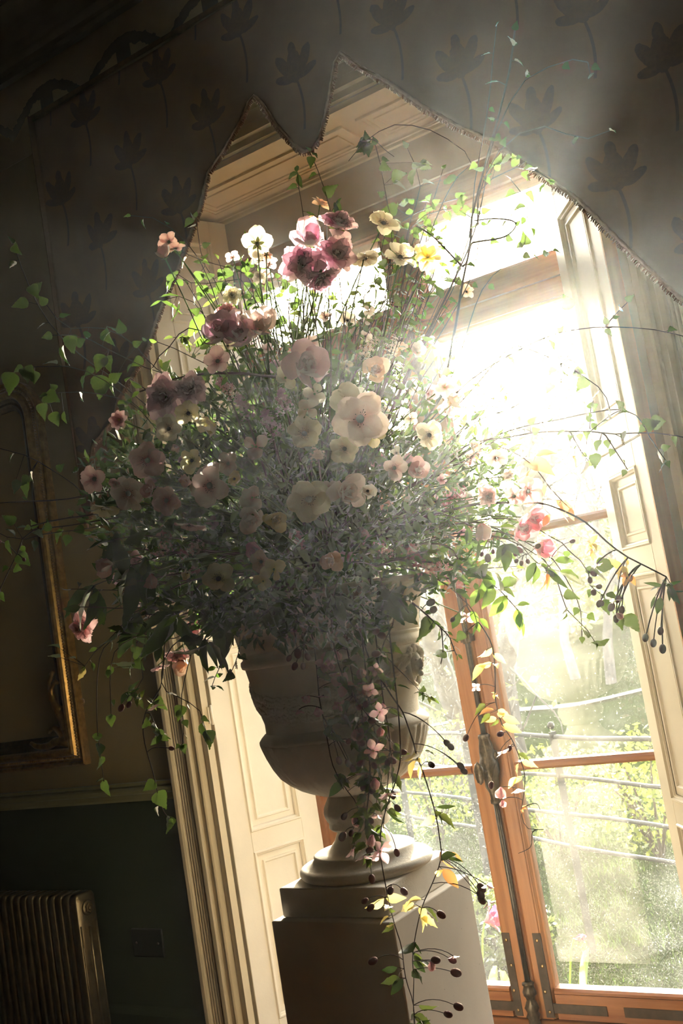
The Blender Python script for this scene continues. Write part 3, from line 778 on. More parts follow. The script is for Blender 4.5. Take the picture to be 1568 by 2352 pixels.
def mask_head(a):
    m = MB()
    T = Matrix.Rotation(a, 4, 'Z') @ Matrix.Translation((body_r(Z(1.42)) - .006, 0, Z(1.425)))
    m.ball((.008, 0, .0), .034, 14, 10, 0, (.75, .82, 1.15), T)          # face
    m.ball((.034, 0, -.002), .008, 8, 6, 0, (1, .8, 1.8), T)             # nose
    for s in (-1, 1):
        m.ball((.029, s * .012, .010), .007, 8, 6, 0, (.5, 1.2, .6), T); m.ball((.026, s * .014, -.010), .010, 8, 6, 0, (.6, 1, .8), T)
    m.ball((.032, 0, -.018), .009, 8, 6, 0, (.6, 1.2, .45), T); m.ball((.028, 0, -.031), .011, 8, 6, 0, (.8, 1, .8), T)
    for k in range(34):                                                   # curls
        q = rnd.uniform(-2.0, 2.0); h = rnd.uniform(.0, .045)
        m.ball((.010 + .012*rnd.random(), .034 * math.sin(q), .012 + .034 * math.cos(q * .75) + rnd.uniform(-.006, .006)), rnd.uniform(.007, .011), 6, 5, 0, (1, 1, 1), T)
    for s in (-1, 1):
        m.tube([T @ Vector((.004, s * .034, .01)), T @ Vector((.006, s * .042, -.02)), T @ Vector((.006, s * .030, -.05)), T @ Vector((.008, 0, -.062))], [.010, .011, .009, .006], 8)
    return m
for k in range(2): uput('mask_head', mask_head(R(7 + 180 * k)))

# ------------------------------------------------------------------ garden outside
def gz(x, y):
    s = max(0, y - 7.5)
    return -.42 + .06 * noise.noise(Vector((x * .35, y * .35, 0))) + .020 * s + .0016 * s * s if s < 40 else 3.0
t = NT('lawn'); v = t.geo()
n1 = t.noise(v, 1.6, 5, .6); n2 = t.noise(v, 38, 4, .7); n3 = t.noise(v, 9, 4, .6)
c1 = t.ramp(n1, [(0.3, (0.018, 0.036, 0.009)), (0.7, (0.038, 0.060, 0.016))])
c2 = t.ramp(n2, [(0.3, (0.45, 0.5, 0.4)), (0.7, (1.15, 1.15, 1.1))])
mm = t.n('ShaderNodeMix', data_type='RGBA', blend_type='MULTIPLY'); mm.inputs[0].default_value = 1
t.l(c1, mm.inputs[6]); t.l(c2, mm.inputs[7])
M_lawn = t.done(t.pbsdf(mm.outputs[2], 0.9, 0, t.bump(n2, .9, .04), 0.0))
m = MB(); GX, GY = 70, 60
gxs = [-46 + 58 * (i / GX) for i in range(GX + 1)]; gys = [3.80 + 52 * (j / GY) ** 1.8 for j in range(GY + 1)]
m.add([(x, y, gz(x, y)) for x in gxs for y in gys], [(i*(GY+1)+j, (i+1)*(GY+1)+j, (i+1)*(GY+1)+j+1, i*(GY+1)+j+1) for i in range(GX) for j in range(GY)], 0, True)
struct(m.build('lawn', M_lawn), 'sunlit green lawn rising behind the garden fence', None)
# pale path crossing the slope
m = MB(); n = 40; vs = []
for i in range(n + 1):
    x = -16 + 15 * i / n; y0 = 15.5 + .5 * math.sin(x * .9) + .35 * math.sin(x * 2.3)
    for k in range(3): y = y0 + .17 * k; vs.append((x, y, gz(x, y) + .03))
m.add(vs, [(i*3+k, (i+1)*3+k, (i+1)*3+k+1, i*3+k+1) for i in range(n) for k in range(2)], 0, True)
struct(m.build('path', mat_paint('pale_gravel', (0.30, 0.28, 0.23), .9, .15, 9, .4)), 'pale gravel path winding across the lawn slope')
M_grass = mat_leaf('grass_blade', (0.028, 0.058, 0.012), (0.060, 0.105, 0.018), .5, .45, .5, gloss=.05)
M_bark = mat_paint('bark', (0.14, 0.12, 0.10), .9, .3, 8, .6)
M_shrub = mat_leaf('shrub_leaf', (0.15, 0.20, 0.045), (0.32, 0.36, 0.08), .5, .4, .4, gloss=.1)
M_hedge = mat_leaf('hedge_leaf', (0.08, 0.12, 0.04), (0.30, 0.36, 0.10), .5, .4, .4)
gr = random.Random(11)
m = MB()
def blade(p, h, a, lean, w):
    d = Vector((math.cos(a), math.sin(a), 0)); s = Vector((-d.y, d.x, 0)) * w
    q = p + d * lean * .4 + Vector((0, 0, h * .6)); e = p + d * lean + Vector((0, 0, h))
    m.add([p - s, p + s, q + s * .7, q - s * .7, e], [(0, 1, 2, 3), (3, 2, 4)])
for i in range(26000):
    y = 3.85 + 6.5 * gr.random() ** 1.5; x = -gr.uniform(.27, .76) * y
    blade(Vector((x, y, gz(x, y) - .01)), gr.uniform(.015, .045), gr.uniform(0, 6.28), gr.uniform(.01, .05), gr.uniform(.0025, .0045))
for i in range(70):
    y = 4.0 + 6 * gr.random(); x = -gr.uniform(.27, .76) * y
    for k in range(26):
        xx, yy = x + gr.gauss(0, .05), y + gr.gauss(0, .05)
        blade(Vector((xx, yy, gz(xx, yy) - .01)), gr.uniform(.05, .12), gr.uniform(0, 6.28), gr.uniform(.02, .09), gr.uniform(.003, .005))
tag(m.build('grass', M_grass), 'short lawn grass and rough tufts outside the doors', 'grass', kind='stuff')

# estate fence: level bars through iron posts
A, B = Vector((-4.6, 6.95, 0)), Vector((-.9, 4.70, 0))
fen = thing('estate_fence', 'dark iron estate fence with four level bars across the lawn', 'fence', A + Vector((0, 0, -.45)))
FI2 = Matrix.Translation(-(A + Vector((0, 0, -.45))))
L = (B - A).length; fd = (B - A) / L; fn = Vector((-fd.y, fd.x, 0))
def along(s, z, o=0): p = A + fd * s + fn * o; return Vector((p.x, p.y, z))
for z in (.775, .545, .340, .165):
    m = MB(); m.tube([along(s * L / 12, z + .008 * math.sin(s * 1.3 + z * 9)) for s in range(13)], .013 if z > .7 else .011, 8)
    me = m.mesh('rail', M_fence); me.transform(FI2); inst('rail', me, fen, Matrix())
for s in (.61, 1.583, 2.553, 3.52):
    m = MB(); p = along(s, 0)
    m.box((-.022, -.006, -.45), (.022, .006, .80), 0, Matrix.Translation(p) @ Matrix.Rotation(math.atan2(fn.y, fn.x), 4, 'Z'))
    if abs(s - 2.553) < .1 or s < .7: m.ball((p.x, p.y, .835), .022, 10, 8)
    me = m.mesh('post', M_fence); me.transform(FI2); inst('post', me, fen, Matrix())

# trees in early leaf beyond the lawn
def tree(label, base, h, r0, seed, lean=(0, 0), leafy=0, depth=5):
    q = random.Random(seed); z = gz(base[0], base[1])
    t = thing('bare_tree', label, 'tree', (base[0], base[1], z), group=None)
    m = MB(); tw = MB(); tips = []
    def grow(p, d, ln, r, lv):
        pts = [p]; rad = [r]; dd = d.copy(); n = 5
        for i in range(n):
            dd = (dd + Vector((q.gauss(0, .13), q.gauss(0, .13), q.gauss(.03, .08)))).normalized()
            p = p + dd * ln / n; pts.append(p); rad.append(r * (1 - .45 * (i + 1) / n))
        (m if lv < 3 else tw).tube(pts, rad, 7 if lv < 2 else (5 if lv < 3 else 3), cap=False)
        if lv >= depth: tips.append(pts[-1]); tips.append(pts[-3]); return
        for k in range(q.choice((2, 3, 3)) if lv else 4):
            i = q.randint(2, n); a = q.uniform(0, 6.28); sp = q.uniform(.35, .9)
            s = Vector((math.cos(a), math.sin(a), 0)); nd = (dd * math.cos(sp) + s * math.sin(sp)).normalized()
            grow(pts[i], nd, ln * q.uniform(.58, .8), rad[i] * q.uniform(.5, .72), lv + 1)
    grow(Vector((0, 0, -.1)), Vector((lean[0], lean[1], 1)).normalized(), h * .36, r0, 0)
    inst('trunk', m.mesh('trunk', M_bark), t, Matrix())
    o = inst('twigs', tw.mesh('twigs', M_bark), t, Matrix()); o['kind'] = 'stuff'
    if leafy:
        lf = MB()
        for tp in tips:
            for k in range(leafy):
                p = tp + Vector((q.gauss(0, .2), q.gauss(0, .2), q.gauss(0, .2))); a = Vector((q.gauss(0, 1), q.gauss(0, 1), q.gauss(0, 1))).normalized() * .045; c = a.cross(Vector((q.gauss(0, 1), q.gauss(0, 1), q.gauss(0, 1)))).normalized() * .03
                lf.add([p - a, p + c, p + a, p - c], [(0, 1, 2, 3)])
        o = inst('foliage', lf.mesh('foliage', M_shrub), t, Matrix()); o['kind'] = 'stuff'
    return t
tree('slender bare tree seen in the upper right pane above the transom', (-6.3, 17.5), 11, .10, 3, (.02, 0), 0)
tree('second slender bare tree in the upper right pane, nearer the bouquet', (-7.3, 18.5), 11.5, .10, 9, (.0, 0), 0)
tree('bare tree standing behind the bouquet, seen through upper left pane', (-10.4, 19.0), 10, .16, 8, (-.05, 0), 1)
tree('far thin tree close to the right shutter edge', (-8.2, 25.5), 11, .15, 34, (.05, 0), 1)
tree('broad bare tree far behind the left door leaf', (-16.5, 24.0), 12, .24, 55, (.05, 0), 1)
def limb_tree(label, Y, limbs, seed, leafy=0):
    q = random.Random(seed); b0 = atY(*limbs[0][1][0], Y); base = Vector((b0.x, Y, gz(b0.x, Y)))
    t = thing('bare_tree', label, 'tree', base); m = MB(); tw = MB(); lf = MB()
    for r0, pts in limbs:
        P = [atY(x, y, Y + .25 * i * math.sin(i + seed)) - base for i, (x, y) in enumerate(pts)]
        if pts is limbs[0][1]: P = [Vector((0, 0, -.2))] + P
        n = len(P); m.tube(P, [r0 * (1 - .55 * i / n) * (1 + .12 * math.sin(i * 2.3)) for i in range(n)], 8)
        for i in range(1, n):
            for k in range(5):
                f = q.random(); p = P[i-1] * (1-f) + P[i] * f; d = (rv_(q) + Vector((0, -.2, .5))).normalized(); pp = [p]; 
                for j in range(6): d = (d + rv_(q) * .28 + Vector((0, 0, .05))).normalized(); p = p + d * q.uniform(.12, .3); pp.append(p)
                tw.tube(pp, [.016 * (1 - j / 7) + .002 for j in range(7)], 4)
                for j in range(leafy):
                    c = pp[-1 - j % 4] + rv_(q) * .08; a = rv_(q) * .03; e = rv_(q) * .02; lf.add([c - a, c + e, c + a, c - e], [(0, 1, 2, 3)])
    inst('trunk', m.mesh('trunk', M_bark), t, Matrix()); o = inst('twigs', tw.mesh('twigs', M_bark), t, Matrix()); o['kind'] = 'stuff'
    if leafy: o = inst('foliage', lf.mesh('foliage', M_shrub), t, Matrix()); o['kind'] = 'stuff'
def rv_(r): return Vector((r.gauss(0, 1), r.gauss(0, 1), r.gauss(0, 1)))
limb_tree('forked bare tree with slanting limbs in the right hand door glass', 12.0, [(.17, [(1150, 1560), (1180, 1400), (1205, 1240), (1228, 1130), (1257, 1063), (1285, 1015), (1311, 974), (1344, 938), (1385, 880)]), (.11, [(1222, 1150), (1245, 1058), (1270, 989), (1300, 975), (1330, 930)]), (.13, [(1205, 1240), (1200, 1100), (1222, 1000), (1224, 933), (1215, 860), (1228, 780)]), (.07, [(1224, 940), (1245, 905), (1255, 850)]), (.07, [(1222, 990), (1195, 930), (1180, 870)])], 4, 3)
limb_tree('leaning dark trunk seen through the left door beside the urn', 9.4, [(.14, [(1075, 1735), (1062, 1690), (1035, 1600), (1000, 1500), (975, 1420), (950, 1300), (930, 1150)]), (.07, [(1000, 1500), (1010, 1400), (1040, 1300)]), (.06, [(975, 1420), (940, 1380), (900, 1300)])], 7, 6)

def shrub(label, base, h, w, seed, n, mat, name='shrub'):
    q = random.Random(seed); z = gz(base[0], base[1])
    t = thing(name, label, 'shrub', (base[0], base[1], z))
    st = MB(); lf = MB()
    for k in range(9):
        a = q.uniform(0, 6.28); e = Vector((math.cos(a) * w * .4, math.sin(a) * w * .4, h * q.uniform(.7, .95)))
        st.tube([(0, 0, -.05), e * .5 + Vector((0, 0, .1 * h)), e], [.014, .009, .003], 5)
    for k in range(n):
        u = Vector((q.gauss(0, 1), q.gauss(0, 1), q.gauss(0, 1))).normalized() * q.random() ** .35
        p = Vector((u.x * w / 2, u.y * w / 2, h * .52 + u.z * h * .5))
        a = Vector((q.gauss(0, 1), q.gauss(0, 1), q.gauss(0, 1))).normalized() * q.uniform(.02, .036); c = a.cross(Vector((q.gauss(0, 1), q.gauss(0, 1), q.gauss(0, 1)))).normalized() * a.length * .55
        lf.add([p - a, p + c, p + a, p - c], [(0, 1, 2, 3)])
    inst('stem', st.mesh('stem', M_bark), t, Matrix())
    o = inst('foliage', lf.mesh('foliage', mat), t, Matrix()); o['kind'] = 'stuff'
shrub('yellow green leafy shrub behind the fence near the right shutter', (-2.62, 7.6), .95, .9, 2, 1100, M_shrub)
shrub('low yellow green shrub behind the middle of the fence', (-3.5, 7.9), .8, 1.2, 3, 1300, M_shrub)
shrub('pale flowering shrub behind the fence in the left door glass', (-4.75, 8.2), 1.15, 1.2, 4, 1500, M_shrub)
shrub('dark green clump of rough growth at the foot of the fence', (-2.9, 5.45), .34, .7, 5, 900, M_hedge)
shrub('dark green low growth below the fence left of the meeting stiles', (-3.05, 5.6), .42, .5, 6, 800, M_hedge)
for k, (x, y, h, w) in enumerate(((-10.2, 27, 3.2, 5.6), (-16.2, 28, 3.6, 5.8), (-22.6, 27, 3.4, 6), (-4.9, 26, 2.8, 4.2))):
    lb = ('green hedge bank on the horizon behind the right door leaf', 'green hedge bank on the horizon behind the bouquet', 'green hedge bank on the horizon far beyond the left door', 'green hedge bank on the horizon beside the right shutter')[k]
    q = random.Random(60 + k); t = thing('far_hedge', lb, 'hedge', (x, y, gz(x, y))); lf = MB()
    for i in range(2600):
        p = Vector((q.uniform(-.5, .5) * w, q.gauss(0, .6), h * q.random() ** .8)); a = Vector((q.gauss(0, 1), q.gauss(0, 1), q.gauss(0, 1))).normalized() * .17; c = a.cross(Vector((q.gauss(0, 1), q.gauss(0, 1), q.gauss(0, 1)))).normalized() * .12
        lf.add([p - a, p + c, p + a, p - c], [(0, 1, 2, 3)])
    o = inst('foliage', lf.mesh('foliage', M_hedge), t, Matrix()); o['kind'] = 'stuff'

# tulips by the step
M_tulip = mat_leaf('tulip_petal', (0.62, 0.06, 0.14), (0.95, 0.12, 0.25), .5, .35, .3)
M_tleaf = mat_leaf('tulip_leaf', (0.18, 0.30, 0.08), (0.50, 0.65, 0.15), .5, .35, .2)
def petal_grid(L_, W_, cup, curl, nu=6, nv=4, ruff=0, seed=0, notch=0):
    """petal from the origin along +X, cupped in +Z"""
    q = random.Random(seed); vs = []; fs = []
    for i in range(nu + 1):
        u = i / nu; wdt = W_ * (max(0, math.sin(PI * min(.97, (u ** 1.25) * .74 + .16))) ** .8 if u < .9 else (.42 if u >= 1 else .72)) * (.35 + .65 * min(1, u * 2.2))
        for j in range(nv + 1):
            s = (j / nv * 2 - 1)
            x = L_ * u - (notch * L_ * (1 - abs(s)) if u == 1 else 0) - .10 * L_ * (s * s) * u
            y = wdt / 2 * s
            z = cup * L_ * (u ** 1.7) + curl * L_ * u * u * u * u + .16 * W_ * s * s * math.sin(PI * u * .8) + ruff * L_ * math.sin(s * 7 + seed) * u * u + q.gauss(0, .008) * L_
            vs.append((x, y, z))
    fs = [(i*(nv+1)+j, (i+1)*(nv+1)+j, (i+1)*(nv+1)+j+1, i*(nv+1)+j+1) for i in range(nu) for j in range(nv)]
    return vs, fs
def sheet(name, vs, fs, mat):
    m = MB(); m.add(vs, fs, 0, True); return m.mesh(name, mat)
tp_mesh = sheet('petal', *petal_grid(.075, .045, .25, -.15, 6, 4, .02, 3), M_tulip)
def rotTo(d, roll=0):
    d = Vector(d).normalized(); return d.to_track_quat('Z', 'Y').to_matrix().to_4x4() @ Matrix.Rotation(roll, 4, 'Z')
for lb, hx_, hy_, hz_, dv, s in (('open crimson tulip lying over outside the left door beside the pedestal', -2.392, 4.40, .135, (.8, .1, .25), 1.25), ('pink tulip bud partly behind the left door stile', -2.245, 4.42, .065, (.2, .1, .9), .8), ('single red tulip just visible right of the meeting stiles', -1.990, 4.45, .05, (.9, 0, .1), .75)):
    H = Vector((hx_, hy_, hz_)); base = Vector((hx_ - .10, hy_ + .05, gz(hx_ - .10, hy_ + .05)))
    t = thing('tulip', lb, 'flower', base)
    m = MB(); hh = H - base
    m.tube([(0, 0, 0), hh * .4 + Vector((-.02, 0, .05)), hh * .8 + Vector((-.01, 0, .04)), hh], [.006, .005, .005, .005], 6); inst('stem', m.mesh('stem', M_tleaf), t, Matrix())
    for k in range(2):
        vs, fs = petal_grid(.34, .06, .9, -.25, 8, 3); me = sheet('leaf', vs, fs, M_tleaf)
        inst('leaf', me, t, Matrix.Rotation(k * 2.2 + hx_ * 9, 4, 'Z') @ Matrix.Rotation(R(-35), 4, 'Y'))
    for k in range(6): inst('petal', tp_mesh, t, Matrix.Translation(hh) @ rotTo(dv) @ Matrix.Rotation(k * PI / 3, 4, 'Z') @ Matrix.Rotation(R(-(38 if s > 1 else 62) - (k % 2) * 8), 4, 'Y') @ Matrix.Scale(s, 4))

# ================================================================== flowers and branches in the urn
DA = 3.24                      # depth of the urn's axis along the view
MOUTH = Vector((UX, UY, 1.66))
pr_ = random.Random(5)
M_white = mat_leaf('petal_white', (0.80, 0.76, 0.66), (0.92, 0.86, 0.70), .78, .45, .16, base=(.80,.66,.60))
M_creamp = mat_leaf('petal_cream', (0.80, 0.72, 0.50), (0.95, 0.84, 0.50), .78, .45, .2, base=(.88,.85,.5))
M_blush = mat_leaf('petal_blush', (0.78, 0.68, 0.64), (0.88, 0.74, 0.69), .78, .45, .2, base=(.72,.40,.40))
M_pink = mat_leaf('petal_pink', (0.75, 0.52, 0.51), (0.85, 0.57, 0.57), .78, .45, .25, base=(.62,.30,.34))
M_mauve = mat_leaf('petal_mauve', (0.58, 0.43, 0.48), (0.68, 0.46, 0.53), .78, .45, .25, base=(.8,.7,.8))
M_rose = mat_leaf('petal_rose', (0.60, 0.30, 0.36), (0.78, 0.33, 0.42), .78, .4, .2, base=(.9,.8,.9))
M_peach = mat_leaf('petal_peach', (0.76, 0.57, 0.47), (0.88, 0.62, 0.47), .78, .45, .2, base=(.9,.7,.5))
M_clem = mat_leaf('petal_clematis', (0.76, 0.52, 0.55), (0.95, 0.66, 0.68), .78, .45, .2, base=(.85,.6,.75))
M_eye = mat_paint('flower_eye', (0.055, 0.045, 0.035), .8, .4, 200, .5)
M_yeye = mat_paint('stamens', (0.72, 0.60, 0.22), .8, .3, 200, .5)
M_birch = mat_leaf('leaf_birch', (0.022, 0.048, 0.010), (0.09, 0.150, 0.027), .5, .4, .4)
M_dark = mat_leaf('leaf_dark', (0.024, 0.044, 0.017), (0.09, 0.16, 0.03), .34, .3, .4)
M_laurel = mat_leaf('leaf_laurel', (0.035, 0.075, 0.016), (0.18, 0.31, 0.045), .42, .3, .35)
M_cleaf = mat_leaf('leaf_clematis', (0.034, 0.058, 0.020), (0.18, 0.24, 0.045), .42, .4, .4)
M_gold = mat_leaf('leaf_gold', (0.48, 0.40, 0.12), (0.95, 0.78, 0.28), .55, .4, .25)
M_bronzel = mat_leaf('leaf_bronze', (0.34, 0.17, 0.08), (0.88, 0.44, 0.16), .5, .4, .3)
M_stem = mat_leaf('green_stem', (0.09, 0.13, 0.045), (0.26, 0.33, 0.11), .3, .35, .3)
M_twig = mat_paint('dark_twig', (0.060, 0.038, 0.028), .6, .3, 40, .3)
M_bud = mat_leaf('bud_skin', (0.20, 0.085, 0.085), (0.36, 0.13, 0.13), .15, .35, .3)
M_catkin = mat_paint('catkin', (0.45, 0.33, 0.16), .9, .3, 200, .6)

# ---- leaf meshes: length 1 along +X, normal +Z
def leaf_mesh(name, outline, mat, fold=.12, droop=.12, wave=.02):
    """outline: (x, half width) pairs from base to tip"""
    vs = []; fs = []; n = len(outline)
    for i, (x, w) in enumerate(outline):
        z0 = -droop * x * x
        vs += [(x, -w, z0 + fold * w + wave * math.sin(x * 19)), (x, 0, z0), (x, w, z0 + fold * w - wave * math.sin(x * 17))]
    fs = [(3*i + k, 3*i + 3 + k, 3*i + 4 + k, 3*i + 1 + k) for i in range(n - 1) for k in (0, 1)]
    return sheet(name, vs, fs, mat)
def serr(pts, amp=.02, per=2):
    out = []
    for i, (p, q) in enumerate(zip(pts, pts[1:])):
        for k in range(per): f = k / per; out.append((p[0] + (q[0]-p[0])*f, max(0.004, p[1] + (q[1]-p[1])*f + (amp if k % 2 else 0))))
    return out + [pts[-1]]
O_birch = serr([(0, .01), (.06, .22), (.16, .36), (.30, .40), (.46, .34), (.62, .24), (.78, .12), (.90, .05), (1, .004)], .035)
O_oval = [(0, .01), (.08, .09), (.22, .19), (.40, .245), (.58, .235), (.75, .16), (.90, .07), (1, .004)]
O_hell = serr([(0, .012), (.12, .07), (.28, .13), (.46, .165), (.64, .15), (.8, .10), (.92, .045), (1, .004)], .016)
O_lance = [(0, .01), (.1, .05), (.28, .095), (.5, .115), (.72, .08), (.88, .04), (1, .003)]
O_clem = [(0, .01), (.08, .10), (.2, .20), (.36, .235), (.48, .20), (.56, .17), (.62, .20), (.74, .12), (.88, .05), (1, .004)]
LEAF = {
    'birch': [leaf_mesh('leaf', O_birch, M_birch, .18, .15), leaf_mesh('leaf', O_birch, M_birch, .45, .35)],
    'dark': [leaf_mesh('leaf', O_oval, M_dark, .25, .25), leaf_mesh('leaf', O_lance, M_dark, .3, .35)],
    'laurel': [leaf_mesh('leaf', O_oval, M_laurel, .3, .2), leaf_mesh('leaf', O_oval, M_laurel, .55, .35)],
    'lance': [leaf_mesh('leaf', O_lance, M_laurel, .4, .25), leaf_mesh('leaf', O_lance, M_laurel, .2, .5)],
    'clem': [leaf_mesh('leaf', O_clem, M_cleaf, .3, .3), leaf_mesh('leaf', O_clem, M_cleaf, .6, .5)],
    'gold': [leaf_mesh('leaf', O_clem, M_gold, .3, .3), leaf_mesh('leaf', O_oval, M_gold, .5, .4)],
    'bronze': [leaf_mesh('leaf', O_oval, M_bronzel, .4, .3), leaf_mesh('leaf', O_lance, M_bronzel, .4, .4)],
    'hell': [leaf_mesh('leaf', O_hell, M_dark, .35, .30), leaf_mesh('leaf', O_hell, M_dark, .5, .45)],
    'twigleaf': [leaf_mesh('leaf', O_oval, M_dark, .3, .2)],
}
def frame(p, d, nrm, s, flat=1.0):
    """matrix placing a leaf: base p, pointing d, facing nrm, length s"""
    d = d.normalized(); n = (nrm - d * nrm.dot(d))
    if n.length < 1e-4: n = d.orthogonal()
    n.normalize(); y = n.cross(d)
    return Matrix(((d.x*s, y.x*s, n.x*s, p.x), (d.y*s, y.y*s, n.y*s, p.y), (d.z*s, y.z*s, n.z*s, p.z), (0, 0, 0, 1)))
def rv(r, s=1.0): return Vector((r.gauss(0, s), r.gauss(0, s), r.gauss(0, s)))

# ---- petal and flower meshes (flower faces +Z, radius 1)
PET = {}
def petals(key, mat, *a, n=3, **k):
    PET[key] = [sheet('petal', *petal_grid(*a, seed=3 + i * 7, **k), mat) for i in range(n)]
for nm, mt in (('white', M_white), ('cream', M_creamp), ('blush', M_blush), ('pink', M_pink), ('mauve', M_mauve), ('rose', M_rose), ('peach', M_peach), ('clem', M_clem)):
    petals('broad_' + nm, mt, 1.0, .94, .10, -.10, 7, 6, .06, notch=.10)
    petals('cup_' + nm, mt, 1.0, 1.15, .55, .22, 6, 5, .02, notch=.02)
    petals('frill_' + nm, mt, 1.0, .80, .35, -.25, 6, 6, .085)
    petals('oval_' + nm, mt, 1.0, .74, .16, -.12, 6, 3, .012)
m = MB(); m.ball((0, 0, .05), .15, 10, 6, 0, (1, 1, .7))
for k in range(22):
    a = k * 2 * PI / 22; r = .22 + .05 * (k % 3)
    m.tube([(.08 * math.cos(a), .08 * math.sin(a), .03), (r * math.cos(a), r * math.sin(a), .10)], [.010, .007], 3, cap=False); m.ball((r * math.cos(a), r * math.sin(a), .105), .022, 5, 4)
EYE_ME = m.mesh('flower_centre', M_eye)
m = MB()
for k in range(26):
    a = k * 2.4; r = .05 + .012 * k ** .9
    m.tube([(0, 0, .02), (r * .8 * math.cos(a), r * .8 * math.sin(a), .13), (r * math.cos(a), r * math.sin(a), .19)], [.008, .006, .016], 4)
STAM = m.mesh('stamens', M_yeye)
m = MB()
for k in range(5): vs, fs = petal_grid(.42, .2, .3, -.3, 4, 2); T = Matrix.Rotation(k * 2*PI/5, 4, 'Z'); m.add([T @ Vector((v[0], v[1], -v[2] * .3 - .03)) for v in vs], fs)
m.ball((0, 0, -.08), .12, 8, 6, 0, (1, 1, 1.2)); CALYX = m.mesh('calyx', M_stem)
def flower_layout(kind, r):
    """[(petal family, matrix)] for a flower of radius 1 facing +Z"""
    out = []
    def ring(fam, n, tilt, s, z=0, rot=0, jit=.12, r0=.06):
        for k in range(n):
            a = rot + 2*PI*k/n + r.gauss(0, jit)
            out.append((fam, Matrix.Translation((0, 0, z)) @ Matrix.Rotation(a, 4, 'Z') @ Matrix.Translation((r0, 0, 0)) @ Matrix.Rotation(-R(tilt + r.gauss(0, 10)), 4, 'Y') @ Matrix.Rotation(R(r.gauss(0, 13)), 4, 'X') @ Matrix.Scale(s * r.uniform(.9, 1.08), 4)))
    if kind == 'anemone': ring('broad', 5, 6, 1, -.02, 0); ring('broad', 4, 16, .88, .02, .5)
    elif kind == 'single': ring('broad', 5, 14, 1, 0, 0)
    elif kind == 'four': ring('broad', 4, 10, 1, 0, .4, .2)
    elif kind == 'rose': ring('cup', 6, 8, .95, -.1, 0); ring('cup', 5, 34, .72, -.02, .4); ring('cup', 5, 54, .52, .02, .9); ring('cup', 4, 70, .36, .06, .2)
    elif kind == 'carnation': ring('frill', 8, 0, 1, -.05, 0); ring('frill', 8, 22, .88, 0, .3); ring('frill', 7, 44, .72, .03, .7); ring('frill', 5, 66, .55, .05, .2)
    elif kind == 'daisy': ring('oval', 9, 10, 1, 0, 0); ring('oval', 7, 30, .8, .03, .3)
    elif kind == 'bell': ring('cup', 5, 58, 1, 0, 0, .06)
    elif kind == 'clematis': ring('oval', 4, 14, 1, 0, 0, .08)
    elif kind == 'cupped': ring('cup', 6, 30, 1, 0, 0, .06)
    return out
HASEYE = {'anemone': EYE_ME, 'single': EYE_ME, 'four': None, 'daisy': STAM, 'clematis': STAM, 'cupped': EYE_ME}
def curve_pts(a, b, up, n=8, sag=.0):
    """stem from a that leaves along up and ends in b"""
    c = a + up; pts = []
    for i in range(n + 1):
        t_ = i / n; pts.append(a * (1-t_)**2 + c * 2*t_*(1-t_) + b * t_*t_)
    return pts
BC = (720.0, 1060.0)
def env(px, py):
    q = 1 - ((px - BC[0]) / 640) ** 2 - ((py - BC[1]) / 600) ** 2
    return .40 * math.sqrt(max(0, q))
FC = Vector((UX, UY, 2.05))
def flower(name, label, px, py, rpx, kind, col, off=None, face=None, group=None, eye=True):
    off = env(px, py) + pr_.uniform(-.03, .05) if off is None else off
    dep = DA - off; P = at(px, py, dep); rad = rpx * dep / FPX
    outw = (P - FC); outw = outw.normalized()
    if face == 'back': d = (FW * .8 + Vector((0, 0, .3)) + rv(pr_, .25))
    elif face == 'side': d = RT * pr_.choice((-1, 1)) + outw * .5 + rv(pr_, .2)
    elif face == 'down': d = Vector((0, 0, -1)) - FW * .35 + rv(pr_, .15)
    elif face == 'up': d = Vector((0, 0, 1)) - FW * .4 + rv(pr_, .15)
    else: d = -FW * .9 + outw * .55 + rv(pr_, .22)
    d.normalize()
    Mx = Matrix.Translation(P) @ rotTo(d, pr_.uniform(0, 6.28))
    t = thing(name, label, 'flower', M=Mx, group=group)
    S = Matrix.Scale(rad / .98, 4)
    for fam, mm_ in flower_layout(kind, pr_):
        inst('petal', pr_.choice(PET[fam + '_' + col]), t, S @ mm_)
    e = HASEYE.get(kind)
    if e and eye: inst(e.name.split('.')[0], e, t, S)
    inst('calyx', CALYX, t, S)
    base = MOUTH + Vector((pr_.uniform(-.15, .15), pr_.uniform(-.12, .12), pr_.uniform(-.05, .0)))
    inv = Mx.inverted()
    end = P - d * rad * .15
    upv = Vector((0, 0, max(.12, .45 * (end - base).length)))
    pts = curve_pts(base, end, upv, 9)
    m = MB(); m.tube([inv @ p for p in pts], [.0028] * 7 + [.0022, .002, .0018], 5)
    inst('stem', m.mesh('stem', M_stem), t, Matrix())
    return t

